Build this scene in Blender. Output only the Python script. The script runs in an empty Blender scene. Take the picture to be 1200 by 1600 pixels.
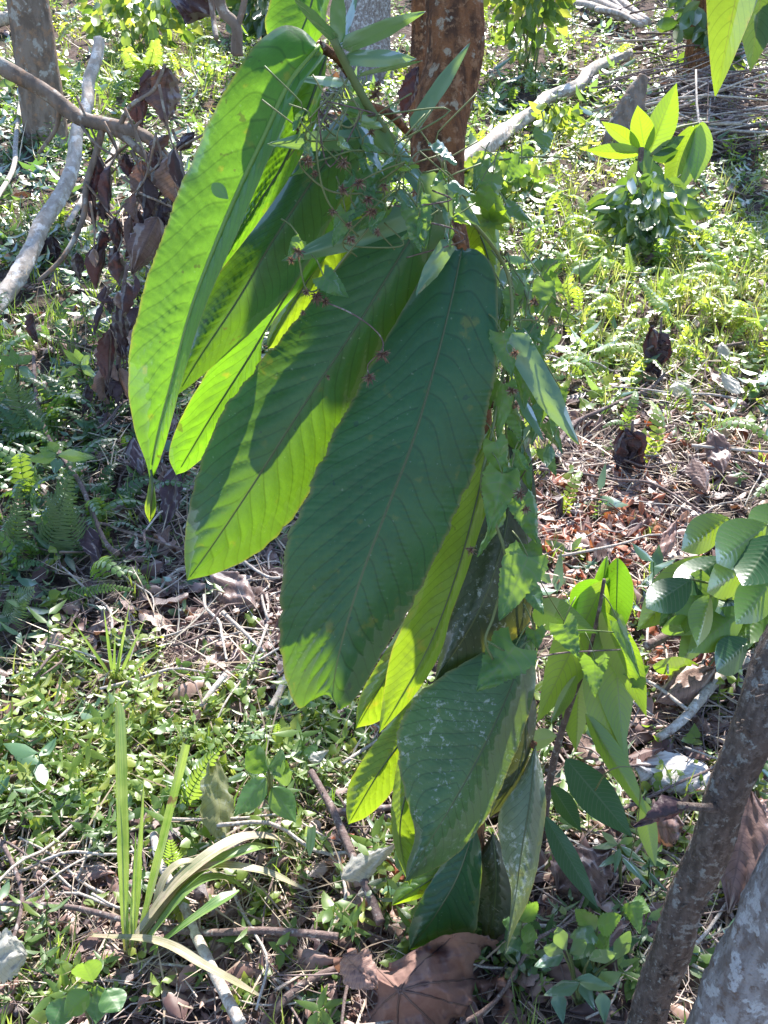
import bpy, math, random
import numpy as np
from mathutils import Vector, Matrix
random.seed(11); rng = np.random.default_rng(11)
S = bpy.context.scene
COL = S.collection
R = math.radians
# ------------------------------------------------------------------ camera
PITCH = R(27.0); F = 1563.0; CAMZ = 1.4
cd = bpy.data.cameras.new('camera'); cam = bpy.data.objects.new('camera', cd); COL.objects.link(cam)
cam.location = (0, 0, CAMZ); cam.rotation_euler = (math.pi/2-PITCH, 0, 0)
cd.sensor_fit = 'VERTICAL'; cd.sensor_height = 32.0; cd.lens = 32.0*F/1600.0
cd.clip_start = 0.02; cd.clip_end = 400
S.camera = cam
# ------------------------------------------------------------------ sky, sun, exposure
SUN_AZ, SUN_EL = R(12), R(51)            # azimuth from +Y towards +X
sunv = Vector((math.sin(SUN_AZ)*math.cos(SUN_EL), math.cos(SUN_AZ)*math.cos(SUN_EL), math.sin(SUN_EL)))
W = bpy.data.worlds.new('World'); S.world = W; W.use_nodes = True
wn = W.node_tree.nodes; wl = W.node_tree.links
sky = wn.new('ShaderNodeTexSky'); sky.sky_type = 'NISHITA'; sky.sun_disc = False
sky.sun_elevation = SUN_EL; sky.sun_rotation = SUN_AZ; sky.air_density = 1.0; sky.dust_density = 0.4; sky.ozone_density = 3.0
bg = wn['Background']; bg.inputs[1].default_value = 0.15
wl.new(sky.outputs[0], bg.inputs[0])
sl = bpy.data.lights.new('sun', 'SUN'); so = bpy.data.objects.new('sun', sl); COL.objects.link(so)
sl.energy = 5.0; sl.angle = R(0.6); sl.color = (1.0, 0.95, 0.88)
so.rotation_euler = sunv.to_track_quat('Z', 'Y').to_euler(); so.location = sunv*30
S.view_settings.view_transform = 'Standard'; S.view_settings.look = 'None'
S.view_settings.exposure = 1.52; S.view_settings.gamma = 1.0
S.render.engine = 'CYCLES'
S.cycles.max_bounces = 7; S.cycles.diffuse_bounces = 3; S.cycles.glossy_bounces = 2; S.cycles.transmission_bounces = 4
# ------------------------------------------------------------------ geometry of the place
cP, sP = math.cos(PITCH), math.sin(PITCH)
def gz(x, y):
    x = np.asarray(x, float); y = np.asarray(y, float)
    z = 0.12*y
    u = np.clip(y-8, 0, None); z = z + np.where(u < 12, 0.022*u*u, 0.022*144+0.528*(u-12))
    a = np.clip(0.25+y*0.12, 0.2, 1.2)
    z = z + a*(0.030*np.sin(2.1*x+1.3*y+.5)+0.024*np.sin(-3.3*x+2.2*y)+0.014*np.sin(6.1*x+5.3*y+2)+0.010*np.sin(9.7*x-8.1*y))
    return z
def ray(px, py):
    cx = (px-600)/F; cy = (800-py)/F
    return Vector((cx, cP+cy*sP, -sP+cy*cP))
def P(px, py, Y):
    d = ray(px, py); t = Y/d.y
    return Vector((d.x*t, Y, CAMZ+d.z*t))
def G(px, py, lift=0.0):
    d = ray(px, py); t = 0.6
    for i in range(900):
        q = d*t
        if CAMZ+q.z <= float(gz(q.x, q.y)): break
        t *= 1.006
    q = d*t
    return Vector((q.x, q.y, float(gz(q.x, q.y))+lift))
def proj(x, y, z):
    dz = z-CAMZ
    f = y*cP-dz*sP; u = y*sP+dz*cP
    f = np.maximum(f, 1e-3)
    return 600+F*x/f, 800-F*u/f
# ------------------------------------------------------------------ object helpers
def tag(o, label=None, cat=None, group=None, kind=None):
    if label: o['label'] = label
    if cat: o['category'] = cat
    if group: o['group'] = group
    if kind: o['kind'] = kind
    return o
def empty(name, loc, label, cat, group=None):
    o = bpy.data.objects.new(name, None); COL.objects.link(o); o.location = loc
    o.empty_display_size = 0.05
    return tag(o, label, cat, group)
def world_loc(o):
    v = Vector(o.location)
    while o.parent: o = o.parent; v += Vector(o.location)
    return v
def mk(name, V, Q, mat, parent=None, origin=None, smooth=True, attrs=None, uv=None):
    V = np.asarray(V, np.float32).reshape(-1, 3); Q = np.asarray(Q, np.int32).reshape(-1, 4)
    if parent is not None: org = np.array(world_loc(parent), np.float32)
    elif origin is not None: org = np.array(origin, np.float32)
    else:
        org = V.mean(0); org[2] = V[:, 2].min()
    me = bpy.data.meshes.new(name)
    n, m = len(V), len(Q)
    me.vertices.add(n); me.vertices.foreach_set('co', (V-org).ravel())
    me.loops.add(m*4); me.loops.foreach_set('vertex_index', Q.ravel())
    me.polygons.add(m); me.polygons.foreach_set('loop_start', np.arange(0, m*4, 4, dtype=np.int32))
    me.polygons.foreach_set('use_smooth', np.full(m, smooth, bool))
    me.update(calc_edges=True); 
    for k, a in (attrs or {}).items():
        at = me.attributes.new(k, 'FLOAT', 'POINT'); at.data.foreach_set('value', np.asarray(a, np.float32).ravel())
    if uv is not None:
        ul = me.uv_layers.new(name='UVMap'); ul.data.foreach_set('uv', np.asarray(uv, np.float32)[Q.ravel()].ravel())
    me.materials.append(mat)
    o = bpy.data.objects.new(name, me); COL.objects.link(o)
    if parent is not None: o.parent = parent
    else: o.location = org.tolist()
    return o
def gridq(nt, ns, off=0, wrap=False):
    i = np.arange(nt-1)[:, None]; k = ns if wrap else ns-1
    j = np.arange(k)[None]; j2 = (j+1) % ns
    a = i*ns+j; b = i*ns+j2; c = (i+1)*ns+j2; d = (i+1)*ns+j
    return np.stack([a, b, c, d], -1).reshape(-1, 4)+off
def spline(pts, n, even=True):
    p = np.asarray(pts, float)
    if len(p) == 2:
        return p[0]+(p[1]-p[0])*np.linspace(0, 1, n)[:, None]
    q = np.vstack([2*p[0]-p[1], p, 2*p[-1]-p[-2]]); out = []
    for i in range(1, len(q)-2):
        t = np.linspace(0, 1, 24, endpoint=False)[:, None]
        a, b, c, d = q[i-1], q[i], q[i+1], q[i+2]
        out.append(.5*((2*b)+(c-a)*t+(2*a-5*b+4*c-d)*t*t+(3*b-a-3*c+d)*t**3))
    out = np.vstack(out+[p[-1:]])
    L = np.concatenate([[0], np.cumsum(np.linalg.norm(np.diff(out, axis=0), axis=1))])
    u = np.linspace(0, L[-1], n)
    return np.stack([np.interp(u, L, out[:, k]) for k in range(out.shape[1])], -1)
def tube_geo(pts, radii, n=24, seg=8, rough=0.0, seed=0, cap=True, flat=1.0):
    c = spline([tuple(p) for p in pts], n)
    r = np.interp(np.linspace(0, 1, n), np.linspace(0, 1, len(radii)), radii)
    if cap:
        c = np.vstack([c[:1], c, c[-1:]]); r = np.concatenate([[r[0]*.02], r, [r[-1]*.02]])
    d = np.gradient(c[1:-1] if cap else c, axis=0)
    if cap: d = np.vstack([d[:1], d, d[-1:]])
    d /= np.linalg.norm(d, axis=1)[:, None]+1e-9
    ref = np.array([0.31, -0.9, 0.27]) if abs(d[0] @ np.array([0.31, -0.9, 0.27])) < .9 else np.array([1., 0, 0])
    s = np.cross(d, ref); s /= np.linalg.norm(s, axis=1)[:, None]; t = np.cross(d, s)
    a = np.linspace(0, 2*np.pi, seg, endpoint=False)
    rg = np.random.default_rng(seed)
    if rough:
        nz = np.zeros((len(c), seg))
        ln = np.linspace(0, 1, len(c))*len(c)
        for k in range(5):
            nz += rg.normal()*np.sin((k+1)*a[None]+rg.uniform(0, 6)+ln[:, None]*rg.uniform(.1, .5))/(1+.4*k)
        nz += rg.normal(size=nz.shape)*.6
        rr = r[:, None]*(1+rough*nz)
    else: rr = np.repeat(r[:, None], seg, 1)
    V = c[:, None]+rr[..., None]*(np.cos(a)[None, :, None]*s[:, None]+flat*np.sin(a)[None, :, None]*t[:, None])
    return V.reshape(-1, 3), gridq(len(c), seg, 0, True)
def tube(name, pts, radii, mat, parent=None, label=None, cat=None, group=None, **k):
    V, Q = tube_geo(pts, radii, **k)
    o = mk(name, V, Q, mat, parent)
    if label: tag(o, label, cat, group)
    return o
# ------------------------------------------------------------------ materials
def newmat(name):
    m = bpy.data.materials.new(name); m.use_nodes = True
    nt = m.node_tree; nt.nodes.clear()
    out = nt.nodes.new('ShaderNodeOutputMaterial')
    return m, nt, out
class NB:
    def __init__(s, nt): s.nt = nt
    def n(s, t, **k):
        x = s.nt.nodes.new(t)
        for a, v in k.items(): setattr(x, a, v)
        return x
    def put(s, sock, v):
        if v is None: return
        if hasattr(v, 'is_linked') or hasattr(v, 'links'): s.nt.links.new(v, sock)
        elif isinstance(v, (tuple, list)) and len(v) == 3 and sock.type == 'RGBA': sock.default_value = (*v, 1)
        else: sock.default_value = v
    def math(s, op, a, b=None, c=None, clamp=False):
        x = s.n('ShaderNodeMath', operation=op, use_clamp=clamp)
        for i, v in enumerate((a, b, c)): s.put(x.inputs[i], v)
        return x.outputs[0]
    def mix(s, f, a, b, blend='MIX'):
        x = s.n('ShaderNodeMix', data_type='RGBA', blend_type=blend)
        s.put(x.inputs[0], f); s.put(x.inputs[6], a); s.put(x.inputs[7], b)
        return x.outputs[2]
    def noise(s, scale, detail=3, vec=None, rough=.55):
        x = s.n('ShaderNodeTexNoise'); x.inputs['Scale'].default_value = scale; x.inputs['Detail'].default_value = detail
        x.inputs['Roughness'].default_value = rough
        if vec is not None: s.nt.links.new(vec, x.inputs['Vector'])
        return x.outputs[0]
    def ramp(s, f, stops, interp='LINEAR'):
        x = s.n('ShaderNodeValToRGB'); x.color_ramp.interpolation = interp
        e = x.color_ramp.elements
        while len(e) < len(stops): e.new(0.5)
        for el, (p, c) in zip(e, stops):
            el.position = p; el.color = (*c, 1) if len(c) == 3 else c
        s.put(x.inputs[0], f)
        return x.outputs[0]
    def step(s, v, a, b):
        x = s.n('ShaderNodeMapRange', interpolation_type='SMOOTHSTEP'); s.put(x.inputs[0], v)
        x.inputs[1].default_value = a; x.inputs[2].default_value = b
        return x.outputs[0]
    def attr(s, name): return s.n('ShaderNodeAttribute', attribute_name=name).outputs['Fac']
    def obj(s): return s.n('ShaderNodeTexCoord').outputs['Object']
    def objrnd(s): return s.n('ShaderNodeObjectInfo').outputs['Random']
    def bump(s, h, strength=.3, dist=.01):
        x = s.n('ShaderNodeBump'); x.inputs['Strength'].default_value = strength; x.inputs['Distance'].default_value = dist
        s.put(x.inputs['Height'], h); return x.outputs[0]
    def leaf(s, out, diff, trans, tf=.5, gloss=.06, rough=.4, normal=None):
        d = s.n('ShaderNodeBsdfDiffuse'); s.put(d.inputs[0], diff)
        t = s.n('ShaderNodeBsdfTranslucent'); s.put(t.inputs[0], trans)
        g = s.n('ShaderNodeBsdfGlossy'); g.inputs['Roughness'].default_value = rough; s.put(g.inputs[0], (1, 1, 1))
        if normal is not None:
            for q in (d, t, g): s.nt.links.new(normal, q.inputs['Normal'])
        m1 = s.n('ShaderNodeMixShader'); s.put(m1.inputs[0], tf); L = s.nt.links
        L.new(d.outputs[0], m1.inputs[1]); L.new(t.outputs[0], m1.inputs[2])
        lw = s.n('ShaderNodeLayerWeight'); lw.inputs['Blend'].default_value = .25
        f = s.math('MULTIPLY_ADD', lw.outputs['Fresnel'], gloss*2.2, gloss*.45)
        m2 = s.n('ShaderNodeMixShader'); s.put(m2.inputs[0], f)
        L.new(m1.outputs[0], m2.inputs[1]); L.new(g.outputs[0], m2.inputs[2]); L.new(m2.outputs[0], out.inputs[0])
def hero_mat(name, diff, trans, dust=0.0, yellow=.25, gloss=.075, tf=.45, rough=.42):
    m, nt, out = newmat(name); b = NB(nt)
    ph = b.attr('phase'); s = b.attr('side'); t = b.attr('along'); ob = b.obj()
    fr = b.math('FRACT', ph); tri = b.math('ABSOLUTE', b.math('SUBTRACT', fr, .5))
    vein = b.step(tri, .41, .49)
    big = b.noise(9, 3, ob); fine = b.noise(140, 3, ob)
    hue = b.math('ADD', b.math('MULTIPLY', big, .7), b.math('MULTIPLY', fine, .3))
    f1 = b.step(hue, .35, .65)
    d = b.mix(f1, [c*.78 for c in diff], [c*1.15 for c in diff])
    tr = b.mix(f1, [c*.82 for c in trans], trans)
    # yellow blotches and margins
    spot = b.step(b.noise(38, 4, ob), .64-.06*yellow, .74)
    spot = b.math('MULTIPLY', spot, .55+.3*yellow)
    tr = b.mix(spot, tr, (.62, .55, .03)); d = b.mix(b.math('MULTIPLY', spot, .5), d, (.20, .20, .03))
    edge = b.math('MULTIPLY', b.step(s, .93, 1.0), .45)
    tr = b.mix(edge, tr, (.60, .42, .08)); d = b.mix(edge, d, (.22, .19, .07))
    vs = b.math('MULTIPLY', vein, .5)
    tr = b.mix(vs, tr, [c*.42 for c in trans]); d = b.mix(b.math('MULTIPLY', vein, .55), d, [c*.45 for c in diff])  # veins darken transmitted light; the diffuse darkening also paints pleat crease shade
    cv = b.n('ShaderNodeCombineXYZ'); b.put(cv.inputs[0], b.math('MULTIPLY', ph, 2.2)); b.put(cv.inputs[1], b.math('MULTIPLY', s, 22.0))
    vo = b.n('ShaderNodeTexVoronoi', feature='DISTANCE_TO_EDGE'); vo.inputs['Scale'].default_value = 1.0; nt.links.new(cv.outputs[0], vo.inputs['Vector'])
    net = b.step(vo.outputs['Distance'], .07, .0)
    tr = b.mix(b.math('MULTIPLY', net, .28), tr, [c*.5 for c in trans]); d = b.mix(b.math('MULTIPLY', net, .14), d, [min(1, c*2.0) for c in diff])
    blem = b.step(b.noise(33, 5, ob, .7), .69, .715); d = b.mix(b.math('MULTIPLY', blem, .7), d, (.10, .07, .03)); tr = b.mix(b.math('MULTIPLY', blem, .7), tr, (.20, .12, .02))
    mr = b.step(s, .030, .008)
    d = b.mix(b.math('MULTIPLY', mr, .6), d, (.17, .17, .05)); tr = b.mix(b.math('MULTIPLY', mr, .6), tr, (.20, .20, .03))
    # specks everywhere, dust on some
    sp = b.step(b.noise(210, 1, ob), .74, .78)
    d = b.mix(b.math('MULTIPLY', sp, .35), d, (.30, .34, .25))
    sp2 = b.step(b.noise(75, 2, ob), .70, .74)
    tr = b.mix(b.math('MULTIPLY', sp2, .6), tr, (.14, .10, .02))
    if dust:
        du = b.math('MULTIPLY', b.step(b.noise(120, 5, ob, .75), .60-.1*dust, .70-.08*dust), b.step(b.noise(14, 2, ob), .42, .62))
        du = b.math('MULTIPLY', du, min(1, .55+.3*dust))
        d = b.mix(du, d, (.55, .58, .55)); tr = b.mix(b.math('MULTIPLY', du, .5), tr, (.2, .22, .12))
    bp = b.bump(b.noise(260, 3, ob), .12, .002)
    b.leaf(out, d, tr, tf, gloss, rough, bp)
    return m
def stuff_mat(name, stops, tstops, tf=.45, gloss=.05, rough=.5, use='rnd', bumpy=0, veins=0.):
    m, nt, out = newmat(name); b = NB(nt); ob = b.obj()
    r = b.attr('rnd') if use == 'rnd' else b.objrnd()
    if use != 'rnd': r = b.math('ADD', b.math('MULTIPLY', r, .6), b.math('MULTIPLY', b.noise(22, 4, ob), .4))
    nz = b.noise(60, 4, ob)
    r2 = b.math('ADD', r, b.math('MULTIPLY', b.math('SUBTRACT', nz, .5), .45))
    d = b.ramp(r2, stops); t = b.ramp(r2, tstops)
    if veins:
        vn = b.step(b.math('ABSOLUTE', b.math('SUBTRACT', b.math('FRACT', b.attr('phase')), .5)), .40, .48)
        vn = b.math('MULTIPLY', b.math('MAXIMUM', vn, b.step(b.attr('side'), .06, .02)), veins)
        d = b.mix(vn, d, b.mix(.5, d, (.5, .5, .3) if not bumpy else (.02, .012, .012))); t = b.mix(vn, t, (.03, .03, .01))
    bp = b.bump(b.noise(160, 4, ob), .5, .003) if bumpy else None
    b.leaf(out, d, t, tf, gloss, rough, bp)
    return m
def blade_mat(name, stops, tstops, tf, gloss, rough, use):
    m, nt, out = newmat(name); b = NB(nt); s = b.attr('side'); t = b.attr('along'); ob = b.obj()
    cx = b.n('ShaderNodeCombineXYZ'); b.put(cx.inputs[0], b.math('MULTIPLY', s, 6.0)); b.put(cx.inputs[1], b.math('MULTIPLY', t, .6)); b.put(cx.inputs[2], b.math('MULTIPLY', b.objrnd(), 40.))
    st = b.noise(2.2, 3, cx.outputs[0]); r = b.math('ADD', b.math('MULTIPLY', st, 1.1), b.math('SUBTRACT', b.noise(20, 4, ob), .5))
    d = b.ramp(r, stops); tr = b.ramp(r, tstops)
    bs = b.math('MULTIPLY', b.step(t, .22, .02), .75); d = b.mix(bs, d, (.26, .17, .09)); tr = b.mix(bs, tr, (.3, .2, .06))
    br = b.step(b.noise(26, 4, ob), .66, .72); d = b.mix(br, d, (.22, .13, .07)); tr = b.mix(br, tr, (.2, .1, .04))
    b.leaf(out, d, tr, tf, gloss, rough, None); return m
def bark_mat(name, c1, c2, c3, lichen=(.5, .5, .45), lam=.3, scale=14, bump=.6, stretch=3.0):
    m, nt, out = newmat(name); b = NB(nt)
    mp = b.n('ShaderNodeMapping'); mp.inputs['Scale'].default_value = (stretch, stretch, 1); nt.links.new(b.obj(), mp.inputs[0])
    v = mp.outputs[0]; ob = b.obj()
    n1 = b.noise(scale, 5, v); n2 = b.noise(scale*3.3, 6, ob, .7); n3 = b.noise(scale*9, 4, ob, .7)
    c = b.mix(b.step(n1, .36, .62), c1, c2); c = b.mix(b.step(n2, .5, .66), c, c3)
    li = b.math('MULTIPLY', b.step(b.noise(scale*1.8, 4, ob, .6), .60-.12*lam, .66-.1*lam), .85)
    li = b.math('MULTIPLY', li, b.step(n3, .30, .5))
    c = b.mix(li, c, lichen)
    c = b.mix(b.math('MULTIPLY', b.step(n3, .55, .75), .5), c, [x*.45 for x in c1])
    h = b.math('ADD', b.math('MULTIPLY', n1, .6), b.math('ADD', b.math('MULTIPLY', n2, .5), b.math('MULTIPLY', n3, .3)))
    p = b.n('ShaderNodeBsdfPrincipled'); b.put(p.inputs['Base Color'], c); p.inputs['Roughness'].default_value = .8
    p.inputs['Specular IOR Level'].default_value = .25
    nt.links.new(b.bump(h, bump, .012), p.inputs['Normal']); nt.links.new(p.outputs[0], out.inputs[0])
    return m
M = {}
DG, TG = (.007, .056, .036), (.34, .68, .012)
M['hero'] = hero_mat('shade_tone_leaf', DG, TG, tf=.22, gloss=.045, rough=.40)  # dark bluish diffuse carries the sky light of leaves in shade
M['hero_light'] = hero_mat('sun_tone_leaf', (.03, .13, .025), (.28, .60, .02), gloss=.04, tf=.52)  # brighter copy for leaves with the sun behind them
M['hero_yellow'] = hero_mat('yellowing_leaf', (.075, .15, .025), (.42, .62, .02), yellow=.9, gloss=.04, tf=.55)
M['hero_old'] = hero_mat('old_dark_leaf', (.022, .042, .024), (.13, .15, .02), dust=.35, gloss=.06, tf=.32)
M['hero_dust'] = hero_mat('dusty_leaf', (.035, .10, .055), (.26, .42, .02), dust=.55, gloss=.05, tf=.38)
M['hero_pale'] = hero_mat('dusty_pale_leaf', (.12, .17, .11), (.24, .30, .07), dust=1.1, gloss=.05, tf=.35)
M['midrib'] = stuff_mat('midrib_green', [(0, (.05, .085, .03)), (1, (.085, .10, .035))], [(0, (.2, .25, .03)), (1, (.25, .3, .05))], .25, .08, .4, 'obj')
M['midrib_pale'] = stuff_mat('midrib_pale_green', [(0, (.20, .34, .06)), (1, (.25, .38, .08))], [(0, (.35, .5, .05)), (1, (.35, .5, .05))], .4, .06, .4, 'obj')
M['vine'] = stuff_mat('vine_leaf_green', [(0, (.04, .12, .05)), (.5, (.07, .17, .06)), (1, (.10, .2, .05))], [(0, (.22, .42, .03)), (1, (.4, .6, .05))], .42, .05, .45, 'obj', veins=0.35)
M['strap'] = stuff_mat('strap_leaf_green', [(0, (.05, .13, .08)), (1, (.09, .19, .10))], [(0, (.25, .42, .06)), (1, (.35, .52, .08))], .4, .12, .4, 'obj', veins=0)
M['vstem'] = stuff_mat('vine_stem_green', [(0, (.12, .18, .06)), (1, (.20, .20, .09))], [(0, (.2, .2, .05)), (1, (.2, .2, .05))], .2, .05, .5, 'obj')
M['dryflower'] = stuff_mat('dry_flower_brown', [(0, (.11, .06, .05)), (.6, (.22, .13, .09)), (1, (.42, .32, .22))], [(0, (.2, .08, .04)), (1, (.35, .2, .1))], .3, .02, .7, 'rnd')
M['young'] = stuff_mat('young_leaf_green', [(0, (.05, .14, .03)), (1, (.09, .2, .04))], [(0, (.34, .55, .02)), (1, (.45, .64, .03))], .52, .10, .4, 'obj', veins=0.45)
M['dark'] = stuff_mat('dark_leaf_green', [(0, (.02, .07, .025)), (1, (.035, .10, .035))], [(0, (.10, .22, .015)), (1, (.16, .30, .02))], .3, .05, .42, 'obj', veins=0.3)
M['dead'] = stuff_mat('dead_leaf_brown', [(0, (0.074, 0.041, 0.043)), (.4, (0.162, 0.095, 0.081)), (.7, (0.270, 0.169, 0.135)), (1, (0.405, 0.284, 0.216))], [(0, (.10, .035, .025)), (1, (.32, .17, .09))], .25, .05, .55, 'obj', 1, veins=.6)
M['dead_dark'] = stuff_mat('dead_leaf_dark', [(0, (.022, .012, .016)), (.6, (.055, .028, .034)), (1, (.10, .055, .055))], [(0, (.04, .010, .010)), (1, (.09, .028, .022))], .15, .05, .5, 'obj', 1, veins=.6)
M['dead_big'] = stuff_mat('dead_leaf_grey_brown', [(0, (0.192, 0.104, 0.088)), (.5, (0.320, 0.192, 0.160)), (1, (0.480, 0.304, 0.240))], [(0, (.3, .12, .06)), (1, (.45, .24, .12))], .3, .04, .6, 'obj', 1, veins=.6)
M['vein_brown'] = stuff_mat('vein_brown', [(0, (.12, .07, .06)), (1, (.16, .10, .085))], [(0, (.1, .05, .03)), (1, (.1, .05, .03))], .1, .03, .6, 'obj')
M['hero_wither'] = hero_mat('withering_leaf', (.26, .27, .14), (.5, .5, .12), dust=.8, yellow=1.4, gloss=.04, tf=.45)
M['pale_leaf'] = stuff_mat('bleached_leaf', [(0, (.34, .31, .26)), (.6, (.48, .46, .40)), (1, (.58, .56, .50))], [(0, (.5, .46, .36)), (1, (.65, .62, .5))], .45, .06, .45, 'obj', 1, veins=.25)
M['blade'] = blade_mat('sword_leaf_green', [(.25, (.05, .13, .03)), (.5, (.13, .24, .06)), (.75, (.24, .34, .12))], [(.3, (.2, .4, .03)), (.7, (.55, .7, .12))], .36, .10, .30, 'obj')
M['blade_dry'] = blade_mat('sword_leaf_dry', [(.25, (.10, .16, .06)), (.45, (.26, .24, .13)), (.6, (.46, .40, .28)), (.75, (.22, .13, .10))], [(0, (.3, .32, .1)), (1, (.4, .35, .18))], .25, .08, .42, 'obj')
M['fernhero'] = stuff_mat('fern_green', [(0, (.07, .16, .05)), (1, (.13, .24, .05))], [(0, (.35, .55, .05)), (1, (.55, .7, .08))], .5, .05, .5, 'obj')
M['bark_main'] = bark_mat('bark_red_brown', (.085, .040, .022), (.25, .105, .045), (.36, .19, .10), (.42, .36, .27), .08, 24, 1.0)
M['bark_grey'] = bark_mat('bark_grey_brown', (.10, .075, .065), (.17, .13, .115), (.24, .20, .18), (.34, .34, .33), .25, 34, 1.0)
M['bark_pale'] = bark_mat('bark_pale_grey', (.20, .17, .165), (.33, .305, .31), (.17, .12, .10), (.52, .52, .55), .55, 24, 1.0)
M['bark_log'] = bark_mat('bark_bleached_log', (.30, .25, .21), (.42, .36, .31), (.55, .50, .46), (.62, .60, .58), .5, 9, .5)
M['bark_tree'] = bark_mat('bark_brown_grey', (.13, .095, .075), (.22, .17, .14), (.27, .16, .10), (.36, .34, .31), .3, 8, .7)
M['stick_dark'] = bark_mat('stick_purple_brown', (.10, .07, .065), (.16, .11, .10), (.22, .17, .15), (.33, .30, .28), .2, 40, .4)
M['stick_pale'] = bark_mat('stick_pale', (.34, .29, .25), (.46, .41, .36), (.25, .19, .16), (.58, .55, .52), .4, 30, .4)
M['herb'] = stuff_mat('herb_leaves', [(0, (0.055, 0.106, 0.040)), (.45, (0.110, 0.188, 0.050)), (.8, (0.188, 0.263, 0.056)), (1, (0.281, 0.312, 0.068))],
    [(0, (.14, .28, .03)), (.5, (.36, .54, .05)), (1, (.74, .76, .10))], .46, .04, .42)
M['grass'] = stuff_mat('grass_blades', [(0, (0.071, 0.133, 0.032)), (.5, (0.159, 0.229, 0.054)), (.85, (0.288, 0.301, 0.077)), (1, (0.489, 0.362, 0.175))],
    [(0, (.20, .36, .03)), (.5, (.42, .58, .06)), (1, (.62, .62, .18))], .46, .06, .45)
M['ferns'] = stuff_mat('fern_undergrowth', [(0, (.04, .10, .045)), (.6, (.09, .19, .05)), (1, (.17, .26, .05))],
    [(0, (.18, .34, .04)), (.6, (.42, .6, .05)), (1, (.62, .72, .08))], .48, .05, .5)
M['litter'] = stuff_mat('leaf_litter', [(0, (0.061, 0.034, 0.036)), (.3, (0.154, 0.085, 0.075)), (.6, (0.275, 0.165, 0.135)), (.85, (0.418, 0.280, 0.225)), (1, (0.638, 0.500, 0.430))],
    [(0, (.10, .035, .02)), (.6, (.30, .14, .06)), (1, (.42, .28, .14))], .25, .05, .55)
M['rust'] = stuff_mat('rusty_litter', [(0, (.20, .06, .035)), (.5, (.46, .15, .075)), (1, (.60, .32, .20))],
    [(0, (.4, .10, .03)), (1, (.6, .24, .08))], .3, .03, .6)
M['twigs'] = stuff_mat('twig_litter', [(0, (0.078, 0.052, 0.052)), (.4, (0.185, 0.132, 0.122)), (.75, (0.333, 0.253, 0.218)), (1, (0.536, 0.438, 0.367))],
    [(0, (.1, .08, .06)), (1, (.2, .15, .1))], .05, .04, .6)
M['herb_blue'] = stuff_mat('seedling_leaves', [(0, (0.048, 0.123, 0.074)), (.6, (0.109, 0.210, 0.111)), (1, (0.205, 0.309, 0.148))], [(0, (.16, .34, .06)), (1, (.45, .62, .12))], .40, .09, .36)
M['creeper'] = stuff_mat('creeper_leaves', [(0, (0.086, 0.164, 0.031)), (.6, (0.173, 0.246, 0.041)), (1, (0.288, 0.316, 0.062))], [(0, (.3, .46, .03)), (1, (.66, .76, .08))], .5, .05, .4)
M['straw'] = stuff_mat('dry_straw', [(0, (0.253, 0.184, 0.127)), (.5, (0.460, 0.356, 0.253)), (1, (0.713, 0.621, 0.483))], [(0, (.3, .2, .1)), (1, (.5, .42, .28))], .3, .03, .6)
M['crown'] = stuff_mat('canopy_leaves', [(0, (.025, .07, .025)), (.6, (.05, .12, .035)), (1, (.09, .16, .04))],
    [(0, (.14, .3, .02)), (1, (.35, .5, .04))], .4, .12, .4)
def soil_mat():
    m, nt, out = newmat('soil'); b = NB(nt); ob = b.obj()
    n1 = b.noise(2.2, 6, ob, .6); n2 = b.noise(24, 6, ob, .7); n3 = b.noise(110, 4, ob, .7)
    c = b.mix(b.step(n2, .35, .65), (.075, .052, .048), (.17, .125, .11)); c = b.mix(b.step(n1, .52, .66), c, (.040, .055, .022))
    c = b.mix(b.step(n3, .58, .72), c, (.26, .20, .17))
    p = b.n('ShaderNodeBsdfPrincipled'); b.put(p.inputs['Base Color'], c); p.inputs['Roughness'].default_value = .95
    p.inputs['Specular IOR Level'].default_value = .1
    nt.links.new(b.bump(b.math('ADD', n2, b.math('MULTIPLY', n3, .5)), .9, .03), p.inputs['Normal']); nt.links.new(p.outputs[0], out.inputs[0])
    return m
M['soil'] = soil_mat()
def wood_mat():
    m, nt, out = newmat('bleached_wood'); b = NB(nt); mp = b.n('ShaderNodeMapping'); mp.inputs['Scale'].default_value = (2, 22, 10)
    nt.links.new(b.obj(), mp.inputs[0]); n1 = b.noise(6, 5, mp.outputs[0], .65)
    c = b.ramp(n1, [(.3, (.30, .26, .24)), (.55, (.56, .53, .50)), (.75, (.70, .68, .66))])
    p = b.n('ShaderNodeBsdfPrincipled'); b.put(p.inputs['Base Color'], c); p.inputs['Roughness'].default_value = .8
    nt.links.new(b.bump(n1, .7, .01), p.inputs['Normal']); nt.links.new(p.outputs[0], out.inputs[0]); return m
M['wood'] = wood_mat()
# ------------------------------------------------------------------ ground
def ground():
    def axis(lo, hi, f0, f1, step, n):
        a = lo+(f0-lo)*(1-np.linspace(1, 0, n)**2); c = f1+(hi-f1)*np.linspace(0, 1, n)**2
        return np.unique(np.concatenate([a, np.arange(f0, f1, step), c]))
    xs = axis(-90, 90, -2.2, 2.2, .042, 60); ys = axis(-40, 90, .3, 5, .042, 60)
    X, Y = np.meshgrid(xs, ys); Z = gz(X, Y)
    near = np.exp(-(np.maximum(0, np.abs(X)-2)+np.maximum(0, np.abs(Y-2.5)-3))*2)
    Z = Z-0.012+near*(.006*np.sin(31*X+17*Y)+.005*np.sin(47*Y-29*X)+.004*np.sin(71*X+63*Y))
    Z = np.where(Y > 60, Z+0*Y, Z)
    o = mk('ground', np.stack([X, Y, Z], -1), gridq(len(ys), len(xs)), M['soil'], origin=(0, 0, 0))
    tag(o, kind='structure')
ground()
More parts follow.
